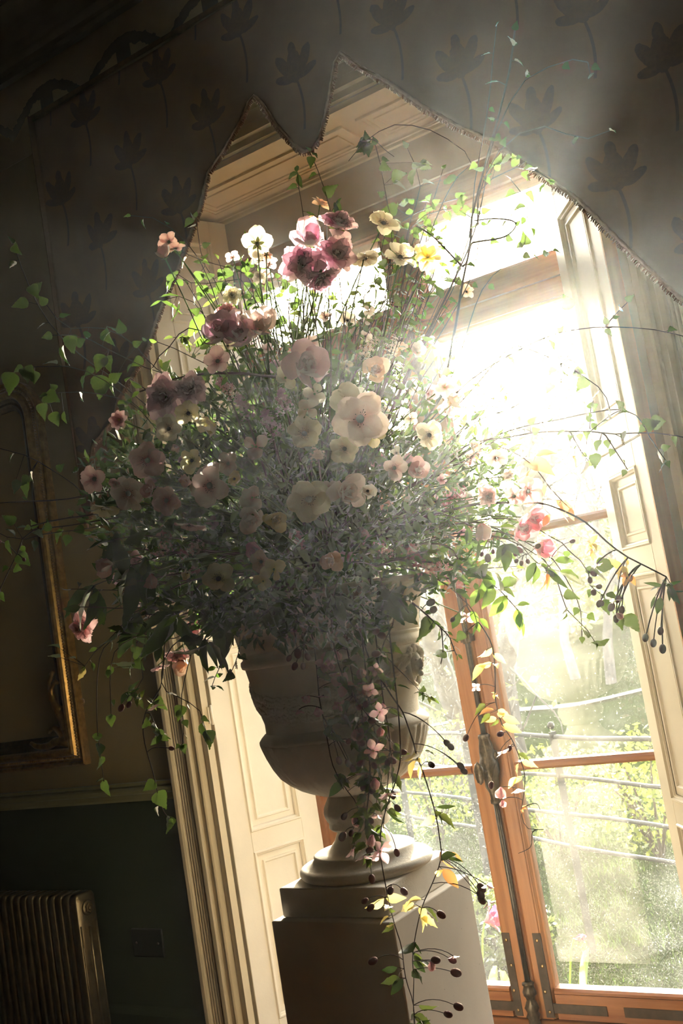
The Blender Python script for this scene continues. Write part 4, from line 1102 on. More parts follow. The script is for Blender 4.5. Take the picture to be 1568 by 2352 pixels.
# ---- leafy sprays
m = MB(); m.ball((0, 0, -.5), .5, 8, 7, 0, (.82, .82, 1.1)); m.tube([(0, 0, .02), (0, 0, -.06)], [.12, .2], 6); BUD_ME = m.mesh('bud', M_bud)
m = MB(); m.ball((0, 0, -.5), .5, 8, 7, 0, (.9, .9, 1.05)); PBUD_ME = m.mesh('bud', M_clem)
m = MB()
for k in range(14):
    m.ball((.1 * math.cos(k * 2.4), .1 * math.sin(k * 2.4), -.07 * k), .11 * (1 - k * .02), 6, 4)
CATKIN = m.mesh('catkin', M_catkin)
def resample(P, n):
    L = [0]
    for a, b in zip(P, P[1:]): L.append(L[-1] + (b - a).length)
    out = []
    for i in range(n + 1):
        s = L[-1] * i / n; k = 0
        while k < len(P) - 2 and L[k+1] < s: k += 1
        f = (s - L[k]) / max(1e-9, L[k+1] - L[k]); f = min(1, f)
        p0 = P[max(k-1, 0)]; p1 = P[k]; p2 = P[k+1]; p3 = P[min(k+2, len(P)-1)]
        out.append(.5 * ((2*p1) + (p2-p0)*f + (2*p0 - 5*p1 + 4*p2 - p3)*f*f + (3*p1 - p0 - 3*p2 + p3)*f*f*f))
    return out
SP = random.Random(23)
def spray(name, label, pix, off, leaf='birch', n=10, size=.035, r0=.0028, frm=.25, cat='branch', group=None, droop=.35, twig=M_twig,
          leaves=(), buds=(), blooms=(), side=(), catkins=(), trio=False, whorl=(), petiole=.35, col='clem', root=True, spread=.8):
    """pix: polyline in frame pixels; off: metres in front of the urn's axis, one value or start and end"""
    o0, o1 = off if isinstance(off, tuple) else (off, off)
    K = len(pix)
    P = [at(x, y, DA - (o0 + (o1 - o0) * i / max(1, K - 1))) for i, (x, y) in enumerate(pix)]
    if root == True: P = [MOUTH + Vector((SP.uniform(-.12, .12), SP.uniform(-.1, .1), -.04))] + [(MOUTH + P[0]) / 2 + Vector((0, 0, .05))] + P
    nn = max(10, 3 * len(P)); C = resample(P, nn)
    t = thing(name, label, cat, P[0] if root != True else C[0], group=group)
    base = C[0]
    m = MB(); m.tube([p - base for p in C], [r0 * (1 - .6 * i / nn) for i in range(nn + 1)], 5)
    def addleaf(p, d, s, kind=leaf):
        nr = -FW * SP.uniform(.2, 1.0) + rv(SP, .55) + Vector((0, 0, .3))
        inst('leaf', SP.choice(LEAF[kind]), t, frame(p - base, d, nr, s * SP.uniform(.85, 1.3)))
    def near(q): return min(range(len(C)), key=lambda i: (C[i] - q).length)
    st = int(nn * frm) if root != True else int(nn * max(frm, .35))
    for i in range(n):
        k = st + (nn - st) * (i + .5) / n; ki = min(nn - 1, int(k)); p = C[ki] + (C[ki+1] - C[ki]) * (k - ki)
        tg = (C[ki+1] - C[ki]).normalized()
        s_ = tg.cross(FW).normalized() * (1 if i % 2 else -1)
        d = tg * .45 + s_ * spread + rv(SP, .3) + Vector((0, 0, -droop))
        d.normalize(); pl_ = size * petiole * SP.uniform(.6, 1.4); e = p + d * pl_
        m.tube([p - base, e - base], [r0 * .35, r0 * .25], 3, cap=False)
        if trio:
            for a in (-.9, 0, .9): addleaf(e, (d + tg.cross(d).normalized() * a + rv(SP, .2)), size * (.8 if a else 1))
        else: addleaf(e, d + Vector((0, 0, -droop * .6)), size)
    if n and leaf in ('birch', 'lance', 'clem', 'laurel', 'dark'): addleaf(C[-1], (C[-1] - C[-2]).normalized() + Vector((0, 0, -.2)), size * .8)
    def where(x, y, o=0):
        q0 = at(x, y, DA - (o0 + o1) / 2); k = min(range(len(C)), key=lambda i: (at(x, y, (C[i] - EYE).dot(FW)) - C[i]).length)
        return at(x, y, (C[k] - EYE).dot(FW) - o), C[k]
    for lf in leaves:
        q, c = where(lf[0], lf[1], .01); s = 1.18 * lf[2] / FPX * DA if len(lf) > 2 else size
        d = (q - c); b_ = q - (d.normalized() * s * .5 if d.length > .004 else Vector((0, 0, -s * .5)))
        m.tube([c - base, b_ - base], [r0 * .35, r0 * .25], 3, cap=False)
        addleaf(b_, (d.normalized() if d.length > .004 else Vector()) + Vector((0, 0, -.5)) + rv(SP, .2), s, lf[3] if len(lf) > 3 else leaf)
    for bd_ in buds:
        x, y, rp = bd_[:3]; q, c = where(x, y, .012)
        if len(bd_) > 3: c = where(bd_[3], bd_[4])[1]
        s = 2 * rp / FPX * DA; mid = (q + c) / 2 + Vector((0, 0, .25 * (q - c).length)) + rv(SP, .006)
        pp = [c * (1-f)**2 + mid * 2*f*(1-f) + q * f*f for f in [i / 6 for i in range(7)]]
        m.tube([p - base for p in pp], [r0 * .38] * 7, 4, cap=False)
        d = (pp[-1] - pp[-2]).normalized()
        inst('bud', PBUD_ME if len(bd_) > 5 else BUD_ME, t, Matrix.Translation(q - base) @ rotTo(-d) @ Matrix.Scale(s, 4))
    for bl in blooms:
        x, y, rp = bl[:3]; q, c = where(x, y, .02); hang = bl[3] if len(bl) > 3 else 'cam'
        s = rp / FPX * DA; mid = (q + c) / 2 + Vector((0, 0, .2 * (q - c).length)) + rv(SP, .006)
        pp = [c * (1-f)**2 + mid * 2*f*(1-f) + q * f*f for f in [i / 6 for i in range(7)]]
        m.tube([p - base for p in pp], [r0 * .4] * 7, 4, cap=False)
        d = {'cam': -FW + rv(SP, .3), 'down': Vector((0, 0, -1)) + rv(SP, .2) - FW * .2, 'back': FW + rv(SP, .3)}[hang]
        fl = bpy.data.objects.new('bloom', STAM); COL.objects.link(fl); fl.parent = t
        fl.matrix_basis = Matrix.Translation(q - base) @ rotTo(d, SP.uniform(0, 6)) @ Matrix.Scale(s, 4)
        for fam, mm_ in flower_layout('clematis' if hang == 'cam' else ('bell' if hang == 'down' and SP.random() < .5 else 'clematis'), SP): inst('petal', SP.choice(PET[fam + '_' + col]), fl, mm_)
    for sd in side:
        Q = []
        for (x, y) in sd: Q.append(where(x, y)[0])
        k = near(Q[0]); Q = [C[k]] + Q; CC = resample(Q, 3 * len(Q)); m.tube([p - base for p in CC], [r0 * .6 * (1 - .5 * i / len(CC)) for i in range(len(CC))], 4, cap=False)
        if n:
            for i in range(2, len(CC) - 1, 3):
                d = (CC[i+1] - CC[i]).normalized() + rv(SP, .5) + Vector((0, 0, -droop)); e = CC[i] + d.normalized() * size * .25
                m.tube([CC[i] - base, e - base], [r0 * .3, r0 * .2], 3, cap=False); addleaf(e, d, size * .9)
    for x, y in catkins:
        q, c = where(x, y, .01); m.tube([c - base, q - base], [r0 * .4, r0 * .3], 3, cap=False)
        inst('catkin', CATKIN, t, Matrix.Translation(q - base) @ Matrix.Scale(.022, 4))
    for x, y, cnt, sz, kd in whorl:         # tuft of leaves springing from one node
        q, c = where(x, y)
        for k in range(cnt): addleaf(q + rv(SP, sz * .12), rv(SP, .7) + Vector((0, 0, -.25)), sz, kd)
    inst('stem', m.mesh('stem', twig), t, Matrix())
    return t

# ------------------------------------------------------------------ the individual blooms: x, y, radius in frame pixels, kind, colour, label
F = [
(709, 1147, 52, 'anemone', 'white', 'large white anemone with dark eye, centre front of bouquet above the urn'),
(482, 1115, 50, 'anemone', 'blush', 'large blush anemone with dark green eye, left middle of the bouquet'),
(339, 1057, 42, 'anemone', 'pink', 'pink anemone with dark red eye, below the gap in the curtain fringe'),
(295, 1133, 42, 'anemone', 'blush', 'cream blush anemone with black eye, at the far left beside a pink bloom'),
(218, 1100, 36, 'single', 'pink', 'pink wavy bloom overlapping the fringe, leftmost open flower of the bouquet'),
(240, 1165, 34, 'single', 'cream', 'cream drooping bloom under the leftmost pink flower'),
(383, 1150, 36, 'anemone', 'pink', 'ragged pink anemone between two blush anemones, dark centre'),
(434, 1203, 35, 'single', 'pink', 'narrow pink anemone hanging below the large blush one'),
(502, 1330, 40, 'single', 'cream', 'pale cream five petalled bloom low above dark laurel leaves'),
(347, 1318, 26, 'bell', 'pink', 'pink trumpet bloom turned downward on the lower left'),
(699, 997, 41, 'anemone', 'white', 'round white anemone with small brown eye, lit at its upper edge'),
(791, 1031, 34, 'anemone', 'white', 'pale white bloom under the big hazy blush flower'),
(796, 1130, 42, 'rose', 'blush', 'ruffled blush double bloom right of the large white anemone'),
(758, 1126, 24, 'single', 'blush', 'small blush bloom tucked behind the ruffled double one'),
(579, 1143, 30, 'four', 'blush', 'four petalled blush bloom resting above a dim rose'),
(580, 1190, 34, 'rose', 'blush', 'dim blush rose under the four petalled bloom'),
(633, 1193, 26, 'rose', 'cream', 'small round cream ranunculus left of the white anemone'),
(588, 1026, 30, 'four', 'blush', 'pinkish four petalled bloom in front of tiny mauve blossoms'),
(486, 985, 31, 'cupped', 'cream', 'glowing sunlit cream cup with brown centre, brightest bloom on the left'),
(433, 950, 32, 'single', 'cream', 'tall cream bloom crossed by a dark twig'),
(388, 985, 32, 'anemone', 'white', 'white bloom with reddish eye and twisted lower petals'),
(441, 1058, 30, 'single', 'cream', 'cream bloom seen through green stems above a pink bud'),
(524, 1065, 28, 'single', 'blush', 'pale bloom with folded petals right of the cream one'),
(430, 1098, 22, 'cupped', 'peach', 'salmon pink ranunculus bud beside the large blush anemone'),
(538, 1100, 20, 'cupped', 'cream', 'small yellowish bud right of the large blush anemone'),
(629, 1308, 30, 'four', 'cream', 'cream flat blossom low in the middle, one petal spread sideways'),
(604, 1335, 22, 'four', 'cream', 'small cream blossom just under the flat one'),
(826, 962, 64, 'anemone', 'blush', 'largest hazy blush anemone with dark eye, upper middle'),
(803, 922, 46, 'anemone', 'white', 'white anemone with brown eye behind the largest hazy bloom'),
(880, 514, 38, 'anemone', 'white', 'white anemone high at the top right of the bouquet'),
(918, 592, 40, 'single', 'white', 'white bloom with bright cupped petals left of the upper pane'),
(838, 592, 34, 'anemone', 'white', 'white bloom facing down right of the mauve cluster'),
(983, 592, 36, 'daisy', 'cream', 'pale peach many petalled bloom against the upper window pane'),
(591, 560, 38, 'single', 'white', 'white bloom seen from behind with green sepals, top left'),
(716, 556, 38, 'rose', 'mauve', 'mauve double bloom, uppermost of the mauve cluster'),
(775, 522, 36, 'carnation', 'mauve', 'mauve ruffled bloom above right in the mauve cluster'),
(694, 612, 40, 'carnation', 'mauve', 'mauve ruffled bloom, lower left of the mauve cluster'),
(768, 590, 38, 'carnation', 'mauve', 'mauve ruffled bloom, lower right of the mauve cluster'),
(735, 632, 32, 'carnation', 'mauve', 'mauve ruffled bloom hanging lowest in the mauve cluster'),
(388, 556, 24, 'single', 'pink', 'salmon pink sweet pea bloom at the far upper left'),
(403, 572, 22, 'single', 'pink', 'salmon pink sweet pea bloom right of its twin'),
(379, 592, 22, 'cupped', 'pink', 'lowest salmon pink sweet pea bloom, near the fringe'),
(520, 722, 28, 'carnation', 'pink', 'light pink fluffy bloom under the sunlit birch leaves'),
(505, 768, 38, 'rose', 'mauve', 'dusky mauve rose below the light pink fluffy bloom'),
(600, 752, 42, 'rose', 'blush', 'pale grey pink double rose in the upper left half'),
(555, 775, 34, 'rose', 'mauve', 'dark mauve bloom between two roses in the upper left'),
(383, 912, 42, 'carnation', 'mauve', 'mauve pink carnation left of the tall cream bloom'),
(440, 895, 30, 'carnation', 'mauve', 'mauve pink carnation under a horizontal dark branch'),
(655, 868, 30, 'four', 'white', 'white three petalled bloom left of the dark mauve double'),
(708, 845, 46, 'rose', 'mauve', 'large dark mauve double bloom in the haze'),
(722, 905, 28, 'four', 'white', 'white small petalled bloom under the dark mauve double'),
(706, 940, 24, 'four', 'white', 'white bloom with bright rim below the small petalled one'),
(500, 830, 32, 'single', 'pink', 'pink bloom above the horizontal dark branch'),
(1199, 1213, 31, 'rose', 'rose', 'deep pink globe ranunculus, lower of the pair before the window'),
(1222, 1189, 30, 'rose', 'rose', 'deep pink globe ranunculus, upper of the pair before the window'),
(1241, 1250, 32, 'cupped', 'rose', 'rose pink cup with spreading petal right of the globe pair'),
(1212, 1128, 34, 'single', 'pink', 'translucent pink bloom above the globe pair'),
(1180, 1140, 26, 'single', 'pink', 'translucent pink bloom left of its twin above the globes'),
(1107, 1203, 30, 'bell', 'blush', 'blush bell shaped bloom hanging left of the deep pink globes'),
(1117, 1140, 24, 'carnation', 'pink', 'light pink ragged bloom on the right side, above the bell'),
(1156, 1094, 26, 'bell', 'peach', 'peach tinted bell bloom against the bright glass'),
(1040, 925, 30, 'cupped', 'peach', 'hazy peach cup near the sun flare'),
(985, 1000, 34, 'anemone', 'white', 'hazy white bloom right of the largest anemone'),
(1140, 1052, 26, 'single', 'blush', 'faint blush bloom among blossom twigs on the right'),
(860, 850, 32, 'rose', 'peach', 'hazy peach double bloom under the glare'),
(905, 1075, 30, 'single', 'blush', 'hazy blush bloom in the right centre'),
(960, 1080, 28, 'rose', 'pink', 'hazy pink double bloom in the right centre'),
(844, 1128, 24, 'cupped', 'white', 'pale round bud right of the ruffled double bloom'),
(408, 1497, 30, 'carnation', 'pink', 'fluffy pink bloom hanging below the foliage, before the window casing'),
(420, 1520, 26, 'cupped', 'peach', 'orange cream tulip shaped bloom under the fluffy pink one'),
(365, 1530, 22, 'single', 'pink', 'small pink bloom left of the hanging fluffy one'),
(255, 1293, 28, 'cupped', 'pink', 'pink magnolia like bud among dark leaves on the left'),
(192, 1438, 34, 'carnation', 'pink', 'dim fluffy pink bloom against the gilt frame'),
(445, 1432, 28, 'daisy', 'pink', 'pink bloom behind dark laurel leaves left of urn rim'),
(600, 1290, 28, 'single', 'peach', 'dim brownish pink bloom in the lower middle'),
(590, 1265, 24, 'rose', 'rose', 'dim reddish bloom in the lower middle, behind foliage'),
(760, 1285, 26, 'rose', 'peach', 'dim brown pink bloom above the urn rim, right of centre'),
(268, 1110, 16, 'rose', 'pink', 'tiny pink rosebud at the far left above the blush anemone'),
(345, 1128, 20, 'rose', 'pink', 'small dusky pink rose left of the ragged anemone'),
(275, 965, 22, 'daisy', 'pink', 'small pink fringed bloom beside the curtain fringe'),
(1070, 1415, 18, 'clematis', 'clem', 'pink clematis bloom on the door stile, above the yellow leaves'),
(430, 1315, 18, 'cupped', 'cream', 'greenish cream bud left of the pale five petalled bloom'),
(735, 470, 22, 'daisy', 'peach', 'orange lit tufted bloom at the top of the bouquet'),
(612, 585, 16, 'cupped', 'peach', 'small orange bud under the white bloom seen from behind'),
(1020, 890, 26, 'daisy', 'blush', 'pale tufted bloom just below the sun'),
(855, 1000, 30, 'single', 'cream', 'pale cream bloom low against the largest anemone'),
]
for x, y, r_, kd, cl_, lb in F:
    fc = 'back' if 'from behind' in lb else ('down' if 'hanging' in lb or 'drooping' in lb or 'downward' in lb or 'facing down' in lb else None)
    nm = {'rose': 'double_bloom', 'carnation': 'ruffled_bloom', 'bell': 'bell_bloom', 'clematis': 'clematis_bloom', 'daisy': 'tufted_bloom', 'cupped': 'cup_bloom', 'four': 'blossom'}.get(kd, 'anemone')
    o = env(x, y) + pr_.uniform(.05, .13)
    if y > 1280: o = max(o, .43)
    if y > 1400: o = .10
    if 'behind' in lb and 'seen' not in lb and y < 1400: o = env(x, y) - .03
    if x > 1090: o = max(.10, env(x, y))
    flower(nm, lb, x, y, r_ * (1.3 if cl_ == 'mauve' else 1.06), kd, cl_, o, fc)

# filler blooms half hidden in the foliage: nothing tells the members of a set apart
for grp, lb, (x0, x1, y0, y1), n, kd, cols in (
    ('filler blooms on the left side', 'small dusky filler bloom half hidden in the left side foliage', (230, 520, 1000, 1400), 14, ('single', 'rose', 'four'), ('pink', 'blush', 'mauve')),
    ('filler blooms in the lower middle', 'small pale filler bloom half hidden in the lower middle foliage', (500, 900, 1180, 1390), 12, ('four', 'single', 'rose'), ('blush', 'cream', 'pink')),
    ('filler blooms in the upper middle', 'small filler bloom among stems in the upper middle of bouquet', (520, 860, 590, 950), 24, ('four', 'single', 'carnation'), ('white', 'mauve', 'blush')),
    ('filler blooms in the hazy right', 'small hazy filler bloom in the right side of the bouquet', (860, 1100, 620, 1240), 26, ('four', 'single', 'rose'), ('white', 'blush', 'pink', 'peach'))):
    for i in range(n):
        x, y = pr_.uniform(x0, x1), pr_.uniform(y0, y1)
        kk, cc = pr_.choice(kd), pr_.choice(cols)
        flower('filler_bloom', lb.replace('filler', cc + {'rose': ' double', 'single': ' single', 'four': ' four petalled', 'carnation': ' frilled'}[kk] + ' filler'), x, y, pr_.uniform(15, 24), kk, cc, env(x, y) * pr_.uniform(.2, .7), None, cc + ' ' + kk + ' ' + grp)

# ------------------------------------------------------------------ sprigs of tiny blossoms
m = MB()
def floret(m, p, d, s, r):
    T = Matrix.Translation(p) @ rotTo(d, r.uniform(0, 6))
    for k in range(4):
        A = T @ Matrix.Rotation(k * PI / 2, 4, 'Z')
        m.add([A @ Vector((0, 0, 0)), A @ Vector((.55*s, -.38*s, .12*s)), A @ Vector((s, 0, .2*s)), A @ Vector((.55*s, .38*s, .12*s))], [(0, 1, 2, 3)])
BLS = {}
for nm, mt in (('white', M_white), ('blush', M_blush), ('mauve', M_mauve), ('pink', M_pink)):
    m = MB(); r = random.Random(len(nm))
    for i in range(120):
        u = rv(r).normalized(); f = r.random() ** .4; z = r.uniform(-1, 1)
        p = Vector((u.x * .42 * f * (1 - .4*z), u.y * .42 * f * (1 - .4*z), z * .8)); floret(m, p, p + Vector((0, 0, .2)) + rv(r, .2), .105, r)
    BLS[nm] = m.mesh('blossom_head', mt)
for x, y, r_, cl_, off, lb in (
    (620, 975, 52, 'mauve', None, 'dusky mauve lilac head of tiny blossoms left of the round white anemone'),
    (560, 935, 46, 'mauve', None, 'dusky mauve lilac head of tiny blossoms above the glowing cup'),
    (650, 920, 44, 'mauve', None, 'mauve lilac head of tiny blossoms under the white three petalled bloom'),
    (520, 890, 40, 'blush', None, 'dim pinkish head of tiny blossoms right of the mauve carnations'),
    (440, 1262, 40, 'blush', None, 'blush spray of tiny blossoms below the narrow pink anemone'),
    (370, 1265, 36, 'blush', None, 'dim spray of tiny blossoms above the pink trumpet'),
    (990, 1310, 58, 'blush', .20, 'pink brown head of tiny blossoms over the urn rim, right side'),
    (950, 1275, 44, 'blush', .22, 'tiny pinkish blossoms just left of the larger head on the right rim'),
    (1040, 1330, 42, 'blush', .16, 'tiny pinkish blossoms right of the larger head on the right rim'),
    (845, 800, 40, 'white', .22, 'hazy head of tiny white blossoms below the mauve cluster'),
    (905, 790, 34, 'white', .18, 'hazy head of tiny white blossoms left of the sun'),
    (730, 1045, 36, 'white', None, 'small white blossoms under the round white anemone'),
    (1040, 1140, 44, 'pink', .2, 'tiny pink sparkling blossoms in the right half of the bouquet'),
    (1085, 1050, 36, 'blush', .15, 'pale blossom head under the blossom twigs on the right'),
    (690, 1240, 34, 'blush', .2, 'dim tiny blossoms deep under the large white anemone'),
    (880, 1260, 34, 'blush', .2, 'dim tiny blossoms in the shade right of centre')):
    off = env(x, y) - .03 if off is None else off
    P = at(x, y, DA - off); s = r_ / FPX * (DA - off)
    d = (P - FC).normalized() * .8 + rv(pr_, .3) + Vector((0, 0, .2)); Mx = Matrix.Translation(P) @ rotTo(d)
    t = thing('blossom_sprig', lb, 'flower', M=Mx); o = inst('blossom_head', BLS[cl_], t, Matrix.Scale(s, 4)); o['kind'] = 'stuff'
    inv = Mx.inverted(); pts = curve_pts(MOUTH + rv(pr_, .05), P, Vector((0, 0, .35 * (P - MOUTH).length)), 8)
    m = MB(); m.tube([inv @ p for p in pts], .003, 5); inst('stem', m.mesh('stem', M_twig), t, Matrix())

# ------------------------------------------------------------------ named branches
S0 = spray
def S(name, label, pix, off, *a, **k):      # these reach left behind the line of the window jamb, out of the sun
    off = tuple(o - .24 for o in off) if isinstance(off, tuple) else off - .24
    return S0(name, label, pix, off, *a, **k)
# birch reaching over the curtain on the left
S('birch_branch', 'birch branch reaching furthest up left across the dark curtain', [(430, 900), (348, 839), (321, 802), (257, 759), (205, 752), (150, 751), (107, 700)], (.15, .25), 'birch', 9, .036, leaves=((160, 790, 36), (137, 815, 40), (240, 770, 30), (278, 748, 32)))
S('birch_branch', 'birch branch with two bright green leaves before the curtain, second from top left', [(420, 890), (329, 842), (241, 799), (187, 772), (120, 770)], (.2, .3), 'birch', 8, .036, leaves=((222, 830, 38), (246, 838, 38), (228, 883, 38), (254, 888, 22), (312, 785, 20), (332, 774, 14)))
S('birch_branch', 'birch branch pointing left toward the top of the gilt frame', [(440, 1010), (330, 945), (246, 877), (161, 842), (54, 845)], (.2, .35), 'birch', 12, .036, leaves=((70, 848, 36), (64, 860, 30), (12, 865, 34)))
S('birch_branch', 'birch branch with small shaded leaves below the curtain motif', [(450, 1060), (388, 1021), (321, 941), (268, 914), (187, 900), (107, 905)], (.18, .3), 'birch', 11, .032, leaves=((116, 902, 34), (97, 943, 30), (148, 962, 28), (125, 960, 24)))
S('dark_branch', 'long bare dark branch running left across the gilt frame', [(420, 1135), (310, 1120), (236, 1131), (147, 1147), (54, 1152), (-40, 1157)], (.2, .35), 'dark', 3, .02, r0=.0045)
S('dark_branch', 'forked dark branch bending down at the left edge', [(430, 1185), (340, 1180), (262, 1190), (160, 1207), (67, 1222), (38, 1275), (-10, 1375)], (.2, .35), 'birch', 12, .026, r0=.0040, leaves=((52, 1278, 26), (45, 1300, 24), (25, 1190, 26), (60, 1200, 28)), buds=((3, 1245, 5), (52, 1282, 5)))
S('dark_branch', 'thick cut dark branch above the forked one on the left', [(330, 1155), (225, 1180), (134, 1193), (70, 1209)], (.24, .34), 'birch', 6, .024, r0=.0055, frm=.5)
S('birch_branch', 'thin twig slanting up left over the gilt frame', [(330, 1190), (240, 1160), (193, 1134), (166, 1110), (120, 1080), (64, 1048), (-10, 1028)], (.22, .4), 'birch', 6, .026, leaves=((55, 1105, 26), (70, 1095, 20), (33, 1115, 24), (52, 1120, 28)))
S('birch_branch', 'thin twig with leaves low against the gilt frame', [(300, 1200), (200, 1215), (110, 1225), (40, 1240), (-20, 1215)], (.25, .4), 'birch', 14, .030, leaves=((90, 1215, 28), (130, 1225, 30), (20, 1255, 26)))
S('birch_branch', 'dim birch twig rising at the far left edge beside the curtain', [(300, 900), (190, 820), (120, 750), (82, 690), (52, 620), (30, 560)], (.1, .25), 'birch', 10, .032, leaves=((40, 570, 26), (85, 660, 30), (48, 690, 30)))
S('arched_twig', 'thin arched twig with small leaves crossing the curtain fringe', [(330, 1130), (290, 1075), (240, 1055), (205, 1063), (180, 1075)], (.2, .25), 'birch', 6, .024, leaves=((205, 1070, 24), (185, 1055, 20)))
# sunlit birch, upper left
S = spray
S('birch_branch', 'sunlit birch twig with glowing leaves, tallest on the upper left', [(590, 900), (520, 701), (488, 636), (466, 600), (457, 554), (450, 500)], (.05, .0), 'birch', 14, .030, leaves=((452, 635, 26), (483, 625, 22), (440, 492, 20), (432, 505, 20)))
S('birch_branch', 'sunlit birch twig crossing level under the white back-turned bloom', [(640, 800), (622, 739), (564, 625), (540, 618), (470, 600), (417, 578)], (.0, .05), 'birch', 16, .030, leaves=((573, 598, 24), (565, 612, 24), (540, 610, 26), (520, 630, 26), (612, 595, 18), (600, 610, 18)))
S('birch_branch', 'sunlit birch twig curving low with pale leaves, upper left', [(640, 800), (551, 640), (517, 646), (475, 651), (433, 648), (408, 630)], (.05, .0), 'birch', 12, .031, leaves=((385, 635, 30), (381, 655, 24), (461, 670, 30), (447, 690, 30), (505, 655, 24)))
S('birch_branch', 'sunlit birch twig of dense glowing leaves left of the mauve cluster', [(640, 820), (600, 720), (570, 660), (548, 690), (530, 660)], (.02, .0), 'birch', 18, .030, leaves=((555, 675, 28), (577, 690, 26), (590, 650, 22), (530, 700, 24), (620, 650, 20)))
S('olive_sprig', 'narrow leaved green sprig sticking out left over the fringe', [(560, 860), (480, 740), (440, 690), (415, 680), (370, 690)], (.05, .05), 'lance', 8, .05, leaves=((385, 682, 36, 'lance'), (412, 715, 44, 'lance'), (445, 735, 44, 'laurel'), (398, 668, 30, 'laurel')))
S('dark_branch', 'knobbly dark branch lying level above the mauve carnations', [(760, 860), (640, 865), (560, 858), (480, 858), (410, 868), (370, 882), (320, 900)], (.36, .42), 'laurel', 9, .028, r0=.0055, root=False, leaves=((420, 880, 22), (470, 850, 26), (360, 875, 18)))
S('apple_twig', 'crooked twig with budding leaf tufts before the left shutter', [(520, 900), (470, 770), (446, 763), (424, 752), (395, 790), (368, 815), (350, 845)], (.15, .2), 'clem', 10, .024, r0=.0035, whorl=((420, 775, 7, .026, 'clem'), (432, 790, 6, .022, 'clem')))
S('apple_twig', 'thin twig with rounded leaves just below the crooked one', [(520, 880), (440, 820), (400, 800), (360, 785)], (.2, .2), 'laurel', 8, .026, leaves=((455, 785, 22), (470, 790, 26), (445, 810, 24), (480, 800, 22)))
# top
S('bare_branch', 'tall bare branching stem crossing the upper pane and curtain', [(1000, 930), (1040, 780), (1060, 660), (1080, 560), (1083, 502), (1097, 443), (1121, 353), (1138, 292), (1155, 226), (1172, 150), (1182, 70)], (.10, .46), 'birch', 3, .026, r0=.0062, frm=.75,
  side=(((1062, 612), (997, 546), (956, 519)), ((1083, 558), (1155, 545), (1183, 522), (1179, 508), (1135, 502), (1088, 507))), leaves=((1060, 485, 20), (1045, 478, 18), (1170, 90, 24), (1130, 180, 24), (1140, 310, 22)))
S('birch_branch', 'birch twig with pale leaves inside the right upper pane', [(1020, 900), (1100, 680), (1148, 619), (1197, 581), (1207, 536), (1212, 484), (1195, 440), (1172, 412)], (.1, .2), 'birch', 4, .026, leaves=((1170, 442, 22), (1195, 467, 28), (1220, 445, 24), (1172, 482, 26), (1205, 548, 28), (1225, 530, 20), (1192, 562, 14)), side=(((1197, 581), (1240, 583), (1268, 575)),))
S('birch_branch', 'birch twig with hanging catkins at the curtain edge, backlit', [(1080, 640), (1098, 470), (1110, 424), (1197, 381), (1240, 398), (1262, 412)], (.15, .3), 'birch', 5, .024, catkins=((1206, 372), (1212, 400)), leaves=((1180, 366, 24), (1216, 378, 26), (1240, 430, 22), (1140, 376, 22), (1262, 405, 20)))
S('birch_branch', 'birch twig with shaded leaves just under the curtain fringe', [(1070, 600), (1110, 440), (1125, 390), (1150, 370), (1185, 362)], (.18, .28), 'birch', 4, .024, leaves=((1138, 362, 24), (1160, 358, 22), (1130, 375, 18)))
S('arched_twig', 'long arched twig drooping against the soffit with a leaf tuft', [(880, 900), (980, 560), (1040, 420), (1083, 369), (1010, 309), (935, 286), (890, 291), (856, 312), (842, 322)], (.1, .2), 'birch', 0, .03, whorl=((842, 326, 9, .034, 'birch'),), side=(((842, 322), (821, 345), (800, 370)), ((860, 322), (885, 345), (905, 360))))
S('birch_branch', 'hazy birch twig with pale leaves right of the arched one', [(860, 900), (900, 560), (890, 470), (880, 415), (868, 350), (862, 333)], (.1, .1), 'birch', 9, .030, leaves=((885, 385, 26), (912, 395, 30), (920, 420, 28), (960, 372, 22)))
S('birch_branch', 'hazy birch twig with translucent leaves before the plaster lintel', [(870, 900), (930, 560), (955, 470), (965, 420), (950, 370), (935, 340)], (.05, .1), 'birch', 9, .031, leaves=((975, 365, 28), (985, 410, 26), (940, 400, 30), (895, 470, 34), (925, 460, 22), (1040, 405, 26)))
S('birch_branch', 'hazy leafy twig pointing at the curtain pendant', [(800, 900), (770, 560), (745, 433), (726, 383), (711, 348)], (.15, .15), 'birch', 6, .028, leaves=((716, 372, 24), (722, 352, 16), (752, 432, 26)))
S('birch_branch', 'dark leafed twig hanging left of the curtain pendant', [(740, 900), (700, 520), (688, 450), (686, 420), (682, 395)], (.2, .15), 'dark', 3, .03, leaves=((670, 397, 24, 'birch'), (690, 412, 26, 'dark'), (672, 420, 22, 'birch')))
S('fine_sprig', 'delicate sparkling leafy spray left of the upper pane', [(900, 900), (930, 600), (945, 520), (985, 490), (1030, 480), (1062, 478)], (.05, .05), 'birch', 26, .027, leaves=((1030, 495, 20), (1060, 465, 14)))
S('fine_sprig', 'delicate pale leafy spray above the white top bloom', [(860, 880), (900, 560), (940, 500), (1000, 470), (1055, 455)], (.0, .05), 'birch', 26, .027)
S('fine_sprig', 'small sprig with pointed leaves in the corner of the upper pane', [(930, 900), (975, 700), (995, 670), (1015, 645)], (.1, .1), 'lance', 4, .034, leaves=((1030, 640, 28, 'lance'), (990, 645, 26, 'lance'), (1035, 630, 24, 'lance')))
S('fern_sprig', 'dim green sprig reaching up left across the printed curtain', [(560, 880), (470, 620), (400, 530), (350, 500), (300, 495)], (.1, .15), 'birch', 12, .022)
